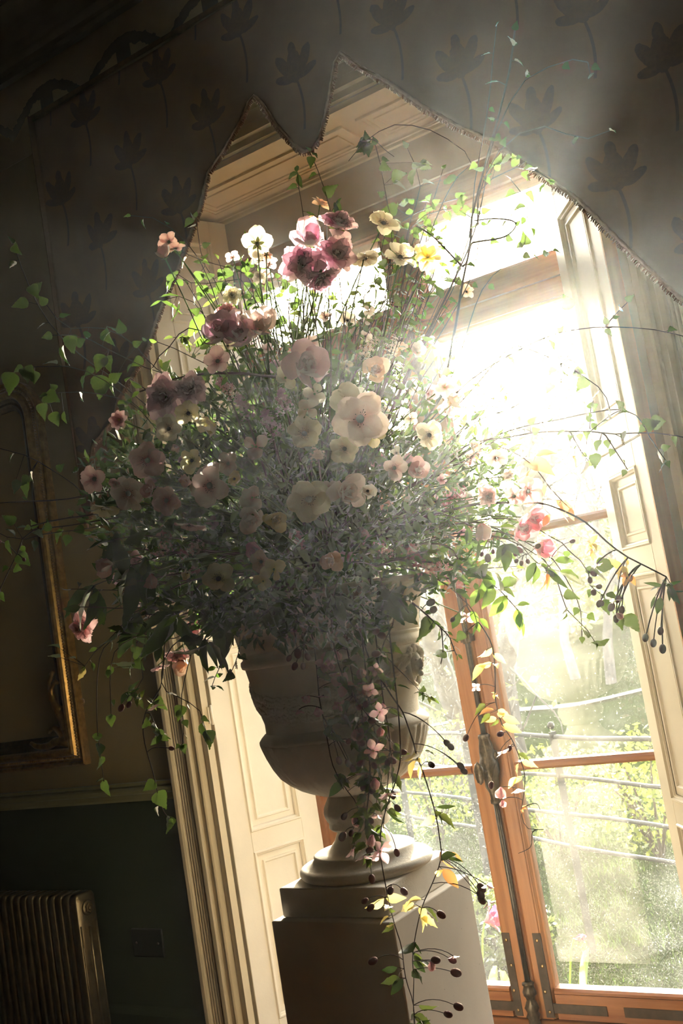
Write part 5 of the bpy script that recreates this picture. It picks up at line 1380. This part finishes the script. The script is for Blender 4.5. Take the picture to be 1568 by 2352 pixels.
S('bronze_sprig', 'dark bronze leaf sprig at the crown of the bouquet', [(760, 860), (750, 560), (752, 500), (770, 470)], (.25, .22), 'dark', 3, .045, leaves=((780, 490, 52, 'dark'), (765, 480, 48, 'dark'), (715, 500, 26, 'bronze'), (708, 490, 22, 'bronze')))
S('bare_branch', 'faint thin twig over the upper right curtain', [(1080, 560), (1100, 440), (1160, 330), (1250, 290), (1330, 320), (1400, 300)], (.2, .62), 'birch', 5, .024, r0=.003)
S('bare_branch', 'faint dotted twigs rising over the purple hazed curtain', [(1060, 600), (1090, 420), (1120, 250), (1130, 150), (1140, 60)], (.2, .5), 'birch', 8, .022, r0=.003)
S('leaf_twig', 'faint leafy twig curling at the top right before the curtain', [(1080, 560), (1130, 330), (1200, 190), (1270, 150), (1340, 135), (1355, 170)], (.25, .7), 'birch', 10, .026, r0=.003)
# right
S('birch_branch', 'thin arching twig crossing the right shutter, uppermost', [(1050, 900), (1180, 810), (1262, 772), (1311, 759), (1390, 751), (1500, 757), (1590, 778)], (.15, .62), 'birch', 6, .024, side=(((1390, 751), (1415, 720), (1440, 695)),), leaves=((1305, 692, 28), (1268, 790, 20)))
S('birch_branch', 'thin twig with yellow leaves before the right shutter edge', [(1080, 900), (1170, 800), (1229, 808), (1301, 841), (1345, 868), (1385, 900), (1400, 940)], (.15, .45), 'birch', 5, .024, leaves=((1264, 848, 16), (1293, 860, 22), (1262, 890, 18), (1335, 872, 26), (1330, 850, 22), (1325, 858, 18)), catkins=((1287, 872),))
S('birch_branch', 'long straight twig crossing the shutter toward the frame edge', [(1060, 1030), (1168, 1005), (1234, 993), (1354, 991), (1405, 997), (1500, 994), (1590, 1008)], (.15, .62), 'birch', 7, .024, r0=.0036,
  side=(((1310, 994), (1336, 1040), (1352, 1058)), ((1390, 1000), (1418, 1043), (1441, 1079)), ((1354, 991), (1356, 940), (1362, 920)), ((1354, 991), (1400, 955), (1425, 942))), leaves=((1365, 1055, 22), (1343, 1075, 24), (1316, 1062, 24), (1217, 963, 20), (1243, 968, 20), (1287, 985, 18), (1371, 1025, 24), (1346, 996, 16)), catkins=((1428, 1005),))
S('birch_branch', 'drooping twig ending in pale leaves over the shutter groove', [(1120, 1010), (1300, 960), (1425, 940), (1470, 965), (1495, 1010), (1530, 1060)], (.2, .6), 'birch', 8, .026, leaves=((1425, 925, 26), (1490, 965, 30), (1510, 965, 28), (1520, 1065, 26), (1515, 1045, 22)))
S('bronze_sprig', 'bronze leaved twig with large translucent leaves against the glass', [(1050, 1050), (1110, 1020), (1178, 1038), (1227, 1073), (1270, 1130), (1311, 1170)], (.15, .25), 'bronze', 3, .04, r0=.003, leaves=((1212, 1075, 56), (1230, 1072, 54), (1205, 1100, 40), (1200, 1035, 34), (1235, 1030, 30), (1300, 1150, 38), (1308, 1180, 34), (1290, 1170, 40), (1250, 1193, 26)))
S('climber_branch', 'long arching brown branch ending over the shutter with hanging buds', [(1060, 1165), (1193, 1155), (1252, 1158), (1321, 1186), (1352, 1206), (1390, 1242), (1433, 1275), (1487, 1303), (1530, 1325)], (.22, .40), 'dark', 0, .03, r0=.0052, frm=.5, cat='branch',
  whorl=((1530, 1345, 10, .045, 'dark'), (1433, 1305, 7, .036, 'gold'), (1450, 1318, 4, .036, 'bronze'), (1355, 1250, 8, .030, 'gold'), (1358, 1262, 5, .026, 'bronze')), leaves=((1495, 1385, 28, 'dark'), (1512, 1388, 26, 'dark'), (1550, 1360, 34, 'dark')),
  buds=((1484, 1456, 8), (1501, 1468, 8), (1517, 1440, 8), (1521, 1480, 9), (1408, 1385, 9), (1428, 1392, 8), (1380, 1378, 8), (1415, 1412, 8, 1433, 1290), (1422, 1368, 8)), blooms=((1412, 1378, 14, 'down'), (1370, 1296, 13, 'down'), (1416, 1408, 12, 'down')))
S('birch_branch', 'fine twig with three pale lit leaves before the reflection', [(1120, 1230), (1240, 1280), (1272, 1319), (1291, 1372), (1305, 1406), (1342, 1439), (1366, 1475)], (.2, .25), 'birch', 1, .024, frm=.8, leaves=((1376, 1470, 30), (1293, 1392, 28), (1306, 1362, 22)))
S('birch_branch', 'fine twig hanging beside its twin with one glowing leaf', [(1130, 1220), (1255, 1275), (1289, 1313), (1317, 1361), (1328, 1386), (1334, 1411), (1336, 1462)], (.2, .24), 'birch', 1, .024, frm=.85, leaves=((1335, 1430, 34), (1362, 1412, 18)))
S('berry_twig', 'brown twig with dark round berries near the right shutter', [(1150, 1190), (1277, 1240), (1297, 1257), (1345, 1302), (1356, 1347), (1380, 1365)], (.2, .3), 'birch', 3, .022, frm=.8, buds=((1356, 1314, 7), (1353, 1325, 7), (1369, 1347, 7), (1362, 1355, 8), (1380, 1380, 7)), leaves=((1387, 1290, 34), (1372, 1310, 28), (1410, 1360, 26), (1390, 1395, 28), (1425, 1430, 28), (1448, 1430, 34)))
S('laurel_sprig', 'green oval leaf sprig hanging under the deep pink globes', [(1080, 1200), (1182, 1240), (1215, 1275), (1233, 1293), (1255, 1305)], (.22, .26), 'laurel', 4, .04, frm=.6, leaves=((1211, 1305, 40, 'dark'), (1230, 1320, 34, 'laurel'), (1258, 1300, 42, 'dark'), (1278, 1310, 44, 'dark'), (1312, 1318, 42, 'laurel'), (1288, 1275, 28, 'laurel'), (1250, 1335, 36, 'bronze'), (1262, 1330, 30, 'bronze')), buds=((1185, 1262, 8), (1200, 1268, 9), (1188, 1285, 6), (1198, 1288, 6), (1210, 1285, 6), (1230, 1258, 7), (1308, 1245, 6)))
S('laurel_sprig', 'bright green laurel sprig lit by the sun left of the reflection', [(960, 1290), (1040, 1300), (1090, 1320), (1137, 1347), (1160, 1369), (1190, 1403)], (.2, .24), 'laurel', 10, .038, r0=.003, frm=.45, leaves=((1168, 1330, 44), (1150, 1335, 40), (1125, 1330, 42), (1100, 1345, 40), (1145, 1380, 40), (1118, 1365, 42), (1085, 1375, 40), (1195, 1412, 28), (1192, 1432, 36), (1205, 1445, 34, 'lance'), (1080, 1300, 40, 'dark'), (1105, 1305, 44, 'dark')))
S('laurel_sprig', 'second laurel sprig of dark ovals below the tiny blossoms', [(950, 1310), (1020, 1340), (1060, 1375), (1085, 1400), (1095, 1430)], (.22, .25), 'laurel', 8, .034, frm=.5, leaves=((1040, 1425, 36, 'dark'), (1095, 1410, 32, 'laurel'), (1052, 1462, 26, 'birch'), (1090, 1432, 30, 'dark')), buds=((1043, 1418, 6),), catkins=((1065, 1425), (1072, 1450)))
S('laurel_sprig', 'dark oval leaf sprig over the transparent bell bloom', [(1000, 1180), (1060, 1200), (1120, 1225), (1160, 1250)], (.25, .28), 'dark', 12, .034, frm=.45, leaves=((1095, 1265, 36), (1140, 1260, 38), (1165, 1275, 38), (1180, 1245, 34)), buds=((1120, 1272, 9), (1132, 1262, 5), (1108, 1268, 5)))
S('blossom_twig', 'upright twig of small pale blossoms and leaves right of centre', [(960, 1150), (1040, 1020), (1080, 960), (1120, 920), (1160, 905)], (.15, .15), 'clem', 16, .018, leaves=((1095, 880, 18), (1160, 915, 18)))
S('blossom_twig', 'slanting twig of small gold leaves against the white glass', [(980, 1150), (1080, 1050), (1140, 1010), (1200, 985), (1235, 1000)], (.18, .18), 'gold', 20, .020)
S('blossom_twig', 'upper slanting twig of small bronze leaves near the glare', [(960, 1100), (1050, 1000), (1110, 960), (1170, 940), (1195, 925)], (.14, .14), 'bronze', 14, .020)
# lower left foliage
S('hellebore_leaf', 'large dark hand shaped leaf low at the far left', [(330, 1330), (260, 1330), (215, 1345)], (.22, .25), 'hell', 0, .08, r0=.004, leaves=((170, 1335, 78), (165, 1362, 84), (205, 1400, 80), (232, 1395, 76), (240, 1300, 70)))
S('hellebore_leaf', 'large dark hand shaped leaf hanging below the pink trumpet', [(420, 1340), (345, 1390), (300, 1410)], (.26, .28), 'hell', 0, .08, r0=.004, leaves=((262, 1435, 80), (290, 1455, 76), (330, 1440, 84), (300, 1385, 70), (345, 1470, 60)))
S('hellebore_leaf', 'dark hand shaped leaf left above the pink magnolia bud', [(330, 1230), (290, 1235), (262, 1240)], (.26, .28), 'hell', 0, .07, r0=.004, leaves=((255, 1260, 64), (285, 1275, 70), (300, 1225, 60), (240, 1225, 56)))
S('laurel_sprig', 'dark laurel sprig silhouetted against the lit shutter left of urn', [(560, 1400), (500, 1430), (480, 1445), (470, 1470)], (.28, .3), 'dark', 5, .06, r0=.004, frm=.55, leaves=((455, 1468, 58), (462, 1500, 56), (487, 1500, 58), (510, 1485, 52), (515, 1510, 46), (440, 1445, 50)))
S('round_leaf_twig', 'thin twig of small round leaves dangling against the lit shutter', [(520, 1420), (535, 1470), (515, 1514), (498, 1545), (487, 1575)], (.26, .26), 'laurel', 0, .02, leaves=((505, 1525, 18), (487, 1530, 14), (500, 1548, 16), (484, 1552, 20), (485, 1570, 20), (506, 1575, 20)))
S('catkin_twig', 'thin twig with a hanging catkin beside the urn', [(560, 1420), (552, 1470), (545, 1510), (530, 1545)], (.24, .24), 'birch', 2, .022, frm=.6, catkins=((541, 1520),), leaves=((527, 1550, 24), (556, 1510, 22)))
S('hanging_birch', 'longest left hanging birch strand, leaves lit green at its end', [(330, 1440), (287, 1450), (239, 1487), (226, 1530), (222, 1595), (223, 1670), (227, 1702), (231, 1742), (239, 1795)], (.25, .28), 'birch', 0, .03, frm=.8, leaves=((226, 1690, 24), (226, 1716, 22), (234, 1752, 26), (242, 1806, 26), (230, 1785, 16)))
S('hanging_birch', 'short left hanging birch strand with a dark tip', [(340, 1450), (266, 1493), (253, 1554), (254, 1608), (255, 1640)], (.27, .29), 'birch', 2, .02, frm=.85, leaves=((252, 1652, 18),))
S('hanging_birch', 'hanging birch strand reaching down past the dado rail', [(420, 1400), (381, 1466), (376, 1514), (368, 1579), (341, 1621), (328, 1662), (333, 1710), (342, 1742), (357, 1796), (368, 1849), (389, 1881)], (.25, .3), 'birch', 1, .026, frm=.9, r0=.0034, leaves=((343, 1797, 24), (372, 1829, 28), (391, 1890, 30), (375, 1610, 26), (340, 1655, 22)), blooms=((358, 1618, 20, 'down'),), side=(((345, 1640), (362, 1680), (370, 1690)),), whorl=((365, 1690, 9, .03, 'dark'), (350, 1615, 6, .022, 'clem')), buds=((387, 1718, 6),))
S('columbine_sprig', 'dark columbine like tuft hanging before the left wall', [(420, 1440), (330, 1500), (328, 1560), (310, 1590)], (.26, .3), 'dark', 0, .03, whorl=((295, 1590, 9, .032, 'dark'), (315, 1600, 6, .028, 'clem')), buds=((283, 1618, 8), (300, 1612, 7)))
S('hanging_birch', 'hanging birch strand in front of the fluted casing', [(443, 1440), (443, 1482), (424, 1560), (416, 1608), (421, 1662), (419, 1710)], (.25, .28), 'birch', 2, .022, frm=.85, leaves=((414, 1632, 24), (420, 1720, 20), (405, 1712, 14), (426, 1660, 16)))
S('hanging_birch', 'side strand with two large leaves before the casing edge', [(400, 1480), (371, 1573), (400, 1595), (454, 1627), (467, 1659)], (.26, .28), 'birch', 2, .02, frm=.9, leaves=((468, 1680, 34), (480, 1700, 36), (400, 1590, 22)))
S('sweet_pea_sprig', 'tangle of pale tendrils and small leaves on the lower left', [(330, 1400), (250, 1470), (215, 1500), (195, 1530)], (.27, .3), 'laurel', 12, .026, leaves=((187, 1545, 22, 'gold'), (165, 1505, 18), (125, 1480, 24, 'birch'), (125, 1505, 22, 'birch')))
S('leafy_sprig', 'bright leafy sprig lit from behind under the lower left foliage', [(360, 1400), (330, 1450), (305, 1500), (300, 1530)], (.24, .26), 'birch', 10, .034, leaves=((295, 1525, 36), (318, 1490, 34), (245, 1535, 24)))
S('hellebore_leaf', 'large dark hand shaped leaf over the casing top, right of its neighbour', [(480, 1330), (430, 1380), (400, 1400)], (.28, .3), 'hell', 0, .08, r0=.004, leaves=((370, 1430, 84), (400, 1450, 80), (430, 1430, 84), (360, 1390, 70), (440, 1470, 60)))
S('hellebore_leaf', 'large dark hand shaped leaf in front of the blush anemones, low', [(420, 1270), (330, 1290), (300, 1300)], (.3, .3), 'hell', 0, .08, r0=.004, leaves=((262, 1330, 80), (300, 1350, 84), (330, 1330, 80), (270, 1290, 70)))
S('hellebore_leaf', 'large dark hand shaped leaf above the lit shutter, nearest the urn', [(560, 1330), (520, 1370), (510, 1385)], (.3, .32), 'hell', 0, .08, r0=.004, leaves=((480, 1400, 80), (505, 1430, 84), (540, 1420, 80), (560, 1390, 70), (470, 1365, 60)))
S('hellebore_leaf', 'large dark hand shaped leaf hanging at the rim of the urn, left', [(650, 1320), (620, 1360), (610, 1375)], (.36, .40), 'hell', 0, .07, r0=.004, leaves=((590, 1400, 70), (615, 1420, 74), (645, 1405, 70), (660, 1380, 60)))
S('hellebore_leaf', 'large dark hand shaped leaf hanging at the rim of the urn, middle', [(780, 1310), (770, 1350), (765, 1370)], (.38, .42), 'hell', 0, .07, r0=.004, leaves=((735, 1390, 70), (760, 1410, 74), (790, 1400, 70), (805, 1370, 60)))
S('hellebore_leaf', 'large dark hand shaped leaf hanging at the rim of the urn, right', [(860, 1300), (875, 1340), (885, 1360)], (.36, .40), 'hell', 0, .07, r0=.004, leaves=((860, 1385, 70), (890, 1395, 74), (915, 1380, 70), (925, 1350, 60)))
# clematis trailing over the urn
CL = dict(cat='vine', leaf='clem', r0=.0028)
S('clematis_vine', 'clematis vine trailing down in front of the door meeting stile', [(1010, 1250), (1056, 1296), (1070, 1380), (1078, 1403), (1112, 1448), (1131, 1487), (1136, 1535), (1137, 1577), (1137, 1605), (1151, 1660), (1178, 1704), (1203, 1771), (1204, 1810), (1198, 1853), (1199, 1880), (1212, 1903), (1249, 1905)], (.2, .12), n=0, leaves=((1100, 1500, 28, 'gold'), (1118, 1497, 26, 'gold'), (1098, 1528, 30, 'gold'), (1115, 1520, 24, 'gold'), (1135, 1520, 28, 'gold'), (1148, 1508, 30, 'gold'), (1110, 1645, 26, 'clem'), (1100, 1620, 24, 'clem'), (1125, 1650, 26, 'gold'), (1145, 1640, 24, 'gold'), (1157, 1632, 24, 'gold'), (1170, 1645, 28, 'gold'), (1168, 1665, 30, 'gold'), (1120, 1628, 24, 'bronze'), (1135, 1660, 22, 'clem'), (1180, 1762, 24, 'gold'), (1170, 1785, 26, 'gold'), (1188, 1785, 22, 'gold'), (1215, 1745, 30, 'gold'), (1205, 1728, 26, 'clem')), buds=((1073, 1687, 8, 1137, 1605), (1156, 1683, 8), (1173, 1713, 7), (1129, 1795, 8, 1178, 1704)), blooms=((1152, 1726, 18, 'down'), (1150, 1808, 20, 'down'), (1188, 1812, 17, 'down'), (1092, 1578, 12, 'cam'), (1153, 1838, 12, 'down')), whorl=((1137, 1598, 5, .016, 'gold'), (1198, 1858, 4, .014, 'bronze')), side=(((1222, 1912), (1218, 1945), (1190, 1960)), ((1198, 1855), (1230, 1845), (1240, 1860))), root=True, **CL)
S('clematis_vine', 'leftmost clematis vine on the urn with fans of stalks', [(700, 1390), (719, 1472), (727, 1534), (733, 1604), (742, 1649), (752, 1702), (765, 1761), (792, 1809), (820, 1848), (830, 1900)], (.34, .36), n=0, frm=.5, leaves=((765, 1655, 26), (785, 1645, 26), (800, 1640, 28), (755, 1680, 26), (768, 1690, 24), (775, 1780, 28), (795, 1775, 30), (785, 1795, 30), (800, 1790, 26), (775, 1808, 32, 'laurel'), (845, 1768, 36, 'birch'), (842, 1785, 30, 'dark'), (745, 1545, 28), (758, 1575, 28)), buds=((776, 1738, 8, 800, 1640), (795, 1745, 8, 800, 1640), (806, 1757, 8, 800, 1640), (819, 1703, 9), (797, 1868, 8), (792, 1912, 10), (810, 1906, 7)), blooms=((748, 1525, 24, 'cam'), (776, 1545, 18, 'down'), (790, 1570, 26, 'cam'), (700, 1598, 16, 'down'), (686, 1630, 14, 'down'), (727, 1625, 15, 'down'), (742, 1598, 12, 'down'), (838, 1775, 18, 'down'), (820, 1870, 20, 'down'), (810, 1950, 20, 'down')), **CL)
S('clematis_vine', 'main clematis vine falling straight over urn, plinth and pedestal corner', [(880, 1350), (887, 1396), (895, 1464), (904, 1540), (909, 1585), (915, 1640), (919, 1711), (918, 1753), (907, 1798), (893, 1837), (878, 1888), (873, 1924), (874, 1949), (876, 1981), (887, 2042), (898, 2093), (908, 2130), (922, 2175), (928, 2226), (934, 2257), (947, 2297), (952, 2340), (958, 2420)], (.36, .66), n=0, frm=.4, leaves=((855, 2064, 38, 'gold'), (890, 2072, 26, 'gold'), (905, 2055, 34, 'gold'), (900, 2075, 28, 'clem'), (880, 2110, 20, 'gold'), (887, 2115, 28, 'clem'), (899, 2118, 18, 'gold'), (895, 2218, 26, 'dark'), (905, 2235, 30, 'dark'), (900, 2245, 26, 'clem'), (908, 2255, 26, 'dark'), (945, 2330, 28, 'dark'), (960, 2325, 30, 'dark'), (970, 2335, 28, 'clem'), (930, 2345, 26, 'dark'), (955, 2345, 26, 'dark'), (980, 2310, 26, 'clem'), (900, 1560, 28, 'dark'), (925, 1570, 26, 'dark'), (885, 1840, 28, 'dark'), (905, 1870, 30, 'dark')), buds=((899, 2037, 8), (921, 2041, 8), (866, 2202, 9), (1042, 2308, 9), (1019, 2327, 8), (845, 2065, 7), (858, 2078, 8), (885, 1462, 9), (873, 1500, 9), (870, 1448, 8)), blooms=((872, 1955, 26, 'cam'), (835, 1965, 22, 'down'), (890, 1822, 24, 'down'), (872, 1635, 20, 'cam'), (857, 1725, 22, 'cam'), (850, 1585, 18, 'cam')), **CL)
S('clematis_vine', 'slanting clematis shoot crossing the carved head on the urn', [(800, 1390), (825, 1439), (873, 1492), (904, 1526), (940, 1562), (957, 1579), (965, 1590)], (.33, .24), n=0, frm=.5, whorl=((968, 1590, 6, .022, 'birch'), (985, 1600, 6, .020, 'clem')), leaves=((1000, 1603, 18, 'lance'), (870, 1500, 26), (885, 1510, 26)), **CL)
S('clematis_vine', 'clematis vine curving right past the urn and down the pedestal side', [(820, 1440), (850, 1517), (876, 1562), (909, 1613), (923, 1632), (937, 1669), (951, 1711), (957, 1739), (968, 1764), (988, 1826), (1002, 1879), (1008, 1916), (1013, 1955), (1010, 1983), (993, 2028), (971, 2077), (961, 2114), (951, 2165), (947, 2206), (950, 2247), (949, 2310), (953, 2400)], (.34, .62), n=0, frm=.5, leaves=((938, 1735, 24, 'gold'), (950, 1730, 24, 'gold'), (940, 1755, 24, 'gold'), (955, 1770, 26, 'gold'), (965, 1745, 22, 'gold'), (985, 1722, 20, 'clem'), (1020, 1845, 30, 'dark'), (1010, 1862, 26, 'dark'), (995, 1870, 26, 'clem'), (985, 1880, 24, 'gold'), (992, 1898, 26, 'gold'), (1025, 1870, 30, 'clem'), (1005, 1960, 26, 'bronze'), (1020, 1965, 28, 'dark'), (1045, 1965, 30, 'dark'), (1058, 1960, 28, 'bronze'), (1030, 1985, 30, 'bronze'), (1032, 2010, 30, 'bronze'), (1005, 2002, 22, 'gold'), (935, 2065, 28, 'gold'), (945, 2075, 28, 'gold'), (952, 2065, 24, 'gold'), (975, 2092, 26, 'gold'), (985, 2100, 30, 'gold'), (978, 2115, 28, 'gold'), (992, 2085, 24, 'clem'), (940, 2172, 28, 'dark'), (955, 2170, 24, 'dark'), (950, 2190, 28, 'dark'), (968, 2195, 24, 'clem'), (978, 2200, 26, 'dark'), (963, 2215, 24, 'dark'), (950, 2228, 30, 'dark'), (965, 2230, 26, 'clem')), buds=((1020, 1700, 8, 925, 1635), (1028, 1708, 8, 925, 1635), (985, 1752, 8), (1050, 1753, 8, 951, 1711), (1058, 1764, 8, 951, 1711), (1098, 2030, 10, 1030, 1985), (1097, 2046, 9, 1030, 1985), (1099, 2058, 9, 1030, 1985), (1004, 2094, 9), (1030, 2200, 8), (1035, 2231, 10), (990, 2205, 9)), blooms=((1117, 2032, 15, 'down'), (1120, 2073, 15, 'down'), (1041, 2196, 12, 'down'), (990, 2208, 13, 'down')), **CL)
S('climber_branch', 'dark small leaved branch jutting right from the urn rim', [(900, 1370), (935, 1377), (971, 1405), (1002, 1433), (1030, 1461), (1041, 1488), (1048, 1505)], (.26, .2), 'dark', 26, .022, r0=.0045, frm=.35, side=(((1014, 1450), (1017, 1495), (1012, 1525)),), leaves=((1010, 1500, 24, 'birch'), (965, 1435, 38, 'birch')), buds=((980, 1388, 10), (990, 1405, 10)))
for i, (pl_, lb) in enumerate((
    ([(780, 1400), (795, 1480), (810, 1560), (820, 1640), (822, 1700), (835, 1760)], 'clematis strand hanging second from left over the urn garland'),
    ([(820, 1400), (835, 1500), (845, 1600), (862, 1690), (870, 1780), (862, 1860)], 'clematis strand hanging middle left over the fluted bowl'),
    ([(850, 1410), (868, 1510), (880, 1610), (895, 1700), (890, 1800), (880, 1900)], 'clematis strand hanging middle right over the fluted bowl'),
    ([(905, 1400), (880, 1480), (850, 1570), (830, 1640), (850, 1720), (845, 1800)], 'clematis strand curling back left over the urn'),
    ([(760, 1420), (770, 1500), (800, 1580), (850, 1650), (890, 1690), (900, 1760)], 'clematis strand slanting to the right over the garland'),
    ([(840, 1690), (850, 1770), (845, 1840), (838, 1900), (850, 1960)], 'clematis strand hanging over the urn stem and foot'))):
    rr = random.Random(70 + i)
    pts = pl_
    S('clematis_vine', lb, pl_, (.33 + .015 * i, .35 + .01 * i), n=15, size=.040, frm=.3, trio=True, root=(i != 5),
      buds=[(p[0] + rr.uniform(-22, 30), p[1] + rr.uniform(25, 60), rr.uniform(7, 9)) for p in pts[2:]] , blooms=[(p[0] + rr.uniform(-25, 25), p[1] + rr.uniform(5, 40), rr.uniform(13, 19), rr.choice(('cam', 'down', 'down'))) for p in pts[1:4]], **CL)
S('bud_spray', 'cluster of pale round buds hanging before the upper left urn', [(660, 1370), (680, 1420), (690, 1450), (700, 1480)], (.34, .36), 'clem', 2, .022, frm=.7, buds=((682, 1490, 10, 0, 0), (680, 1522, 8), (696, 1522, 7), (703, 1500, 8), (668, 1505, 7), (660, 1455, 8), (655, 1435, 9), (677, 1445, 6)))
S('leaf_sprig', 'small dark leaf sprig hanging in front of the urn rim', [(620, 1360), (595, 1430), (590, 1465)], (.36, .38), 'dark', 3, .03, frm=.7, leaves=((580, 1475, 26, 'dark'), (600, 1480, 26, 'dark'), (578, 1440, 34, 'dark')))

# ------------------------------------------------------------------ wispy stems rising through the bouquet
for i in range(40):
    x1 = 560 + 11.5 * i + pr_.uniform(-30, 30); y1 = pr_.uniform(530, 720)
    P0 = MOUTH + Vector((pr_.uniform(-.12, .12), pr_.uniform(-.1, .1), 0)); P1 = at(x1, y1, DA - pr_.uniform(-.1, .2))
    t = thing('wispy_stem', 'thin pale flower stem rising through the upper bouquet', 'stem', P0, group='wispy stems in the upper bouquet')
    pts = [p - P0 for p in curve_pts(P0, P1, Vector((pr_.uniform(-.1, .1), 0, .6)), 10)]
    m = MB(); m.tube(pts, [.0022] * 8 + [.0018, .0014, .001], 4); inst('stem', m.mesh('stem', M_stem), t, Matrix())
    for k in range(3):
        q = pts[-1 - k]; inst('leaf', LEAF['lance'][k % 2], t, frame(q, rv(pr_, .5) + Vector((0, 0, .6)), rv(pr_), pr_.uniform(.02, .035)))

# filler foliage sprigs
q_ = random.Random(99)
KW = {'dark': 'dark narrow', 'laurel': 'mid green oval', 'clem': 'lobed', 'birch': 'pale heart shaped'}
for grp, lb, (cx, cy_, sx, sy), n, kinds, sz in (
    ('leafy filler on the left', 'leafy filler sprig in the left side of the bouquet', (380, 1270, 170, 170), 46, ('dark', 'dark', 'laurel', 'clem'), .046),
    ('leafy filler low in the middle', 'leafy filler sprig low in the middle of the bouquet', (720, 1330, 230, 90), 44, ('dark', 'dark', 'clem'), .042),
    ('leafy filler in the middle', 'leafy filler sprig deep in the middle of the bouquet', (680, 1050, 220, 170), 40, ('dark', 'laurel', 'clem'), .034),
    ('leafy filler on the right', 'leafy filler sprig in the right side of the bouquet', (980, 1180, 150, 140), 40, ('laurel', 'clem', 'dark'), .032),
    ('leafy filler near the top', 'leafy filler sprig near the top of the bouquet', (690, 700, 190, 140), 46, ('birch', 'laurel', 'clem'), .030),
    ('leafy filler at the upper right', 'leafy filler sprig at the upper right, veiled by the glare', (940, 620, 120, 190), 46, ('birch', 'clem', 'laurel'), .026)):
    for i in range(n):
        x = q_.gauss(cx, sx * .6); y = q_.gauss(cy_, sy * .6); o = (env(x, y) if y < 1330 else max(env(x, y), .36)) * q_.uniform(-.3 if y < 1330 else .75, 1.0)
        dx, dy = x - 720, min(y, 1330) - 1335; l_ = math.hypot(dx, dy) + 1
        kd_ = q_.choice(kinds)
        spray('filler_sprig', KW[kd_] + ' ' + lb, [(x - dx * .25, y - dy * .25), (x - dx * .1 + q_.uniform(-15, 15), y - dy * .1), (x, y)], (o * .7, o), kd_, 9, sz, group=KW[kd_] + ' ' + grp, cat='foliage', frm=.5)

# dense inner greenery nobody could count
m = MB(); g_ = random.Random(3)
Fo = at(690, 1120, DA)
for i in range(11500):
    u = rv(g_).normalized() * g_.random() ** .42
    a, b, c = u.x * 500, u.y * 350, u.z * .28
    px, py = 690 + a, 1135 + b
    if py < 860 and g_.random() < .65: continue
    if px > 850 and py < 1000 and g_.random() < .75: continue
    if px < 420 and py < 1020 and g_.random() < .75: continue
    if py > 1370 or (py > 1310 and px > 560 and g_.random() < .35): c = -.33 - .06 * g_.random()
    if py > 1370 and px > 900: continue
    p = at(px, py, DA + c - .02)
    if py > 1300 and (p - Vector((UX, UY, p.z))).length < .31: continue
    d = ((p - MOUTH).normalized() * .6 + rv(g_, .6)).normalized(); s = d.orthogonal().normalized(); s = (s * math.cos(i) + d.cross(s) * math.sin(i))
    L_ = g_.uniform(.022, .055); w_ = L_ * g_.uniform(.12, .27)
    nn_ = d.cross(s); c1, c2 = p + d * L_ * .35 - nn_ * w_ * .25, p + d * L_ * .68 - nn_ * w_ * .1
    m.add([p, c1 + s * w_, c2 + s * w_ * .8, p + d * L_ - nn_ * w_ * .5, c2 - s * w_ * .8, c1 - s * w_, c1 - nn_ * w_ * .3, c2 - nn_ * w_ * .4], [(0, 6, 1), (6, 7, 2, 1), (7, 3, 2), (0, 5, 6), (5, 4, 7, 6), (4, 3, 7)], 0 if g_.random() < .8 else 1)
tag(m.build('inner_greenery', [M_dark, M_laurel]), 'dense dark inner greenery filling the middle of the bouquet', 'foliage', kind='stuff')

# ------------------------------------------------------------------ haze and garden veil, scattering volumes added for glare
def veil(name, lobes, a, c, label):
    mt = bpy.data.materials.new(name + '_air'); mt.use_nodes = True; ht = mt.node_tree; ht.nodes.clear()
    ho = ht.nodes.new('ShaderNodeOutputMaterial'); last = None
    for den, g in lobes:
        hv = ht.nodes.new('ShaderNodeVolumeScatter')
        hv.inputs['Color'].default_value = (.98, 1, .95, 1); hv.inputs['Density'].default_value = den; hv.inputs['Anisotropy'].default_value = g
        if last is None: last = hv.outputs[0]
        else:
            ad = ht.nodes.new('ShaderNodeAddShader'); ht.links.new(last, ad.inputs[0]); ht.links.new(hv.outputs[0], ad.inputs[1]); last = ad.outputs[0]
    ht.links.new(last, ho.inputs['Volume'])
    m = MB(); m.box(a, c)
    tag(m.build(name, mt), label, 'flare_haze', kind='stuff')
veil('flare_haze', ((0.0003, 0.95), (0.0037, 0.80)), (-6.19, -4.19, .01), (3.19, 3.49, ZC - .01), 'added haze filling the room air')  # added volume standing in for lens veil and sun glow
veil('veil', ((0.0006, 0.75),), (-40, 4.2, -.6), (10, 50, 14), 'added thin mist lying over the garden')  # added volume that pales trees and lawn as glare does
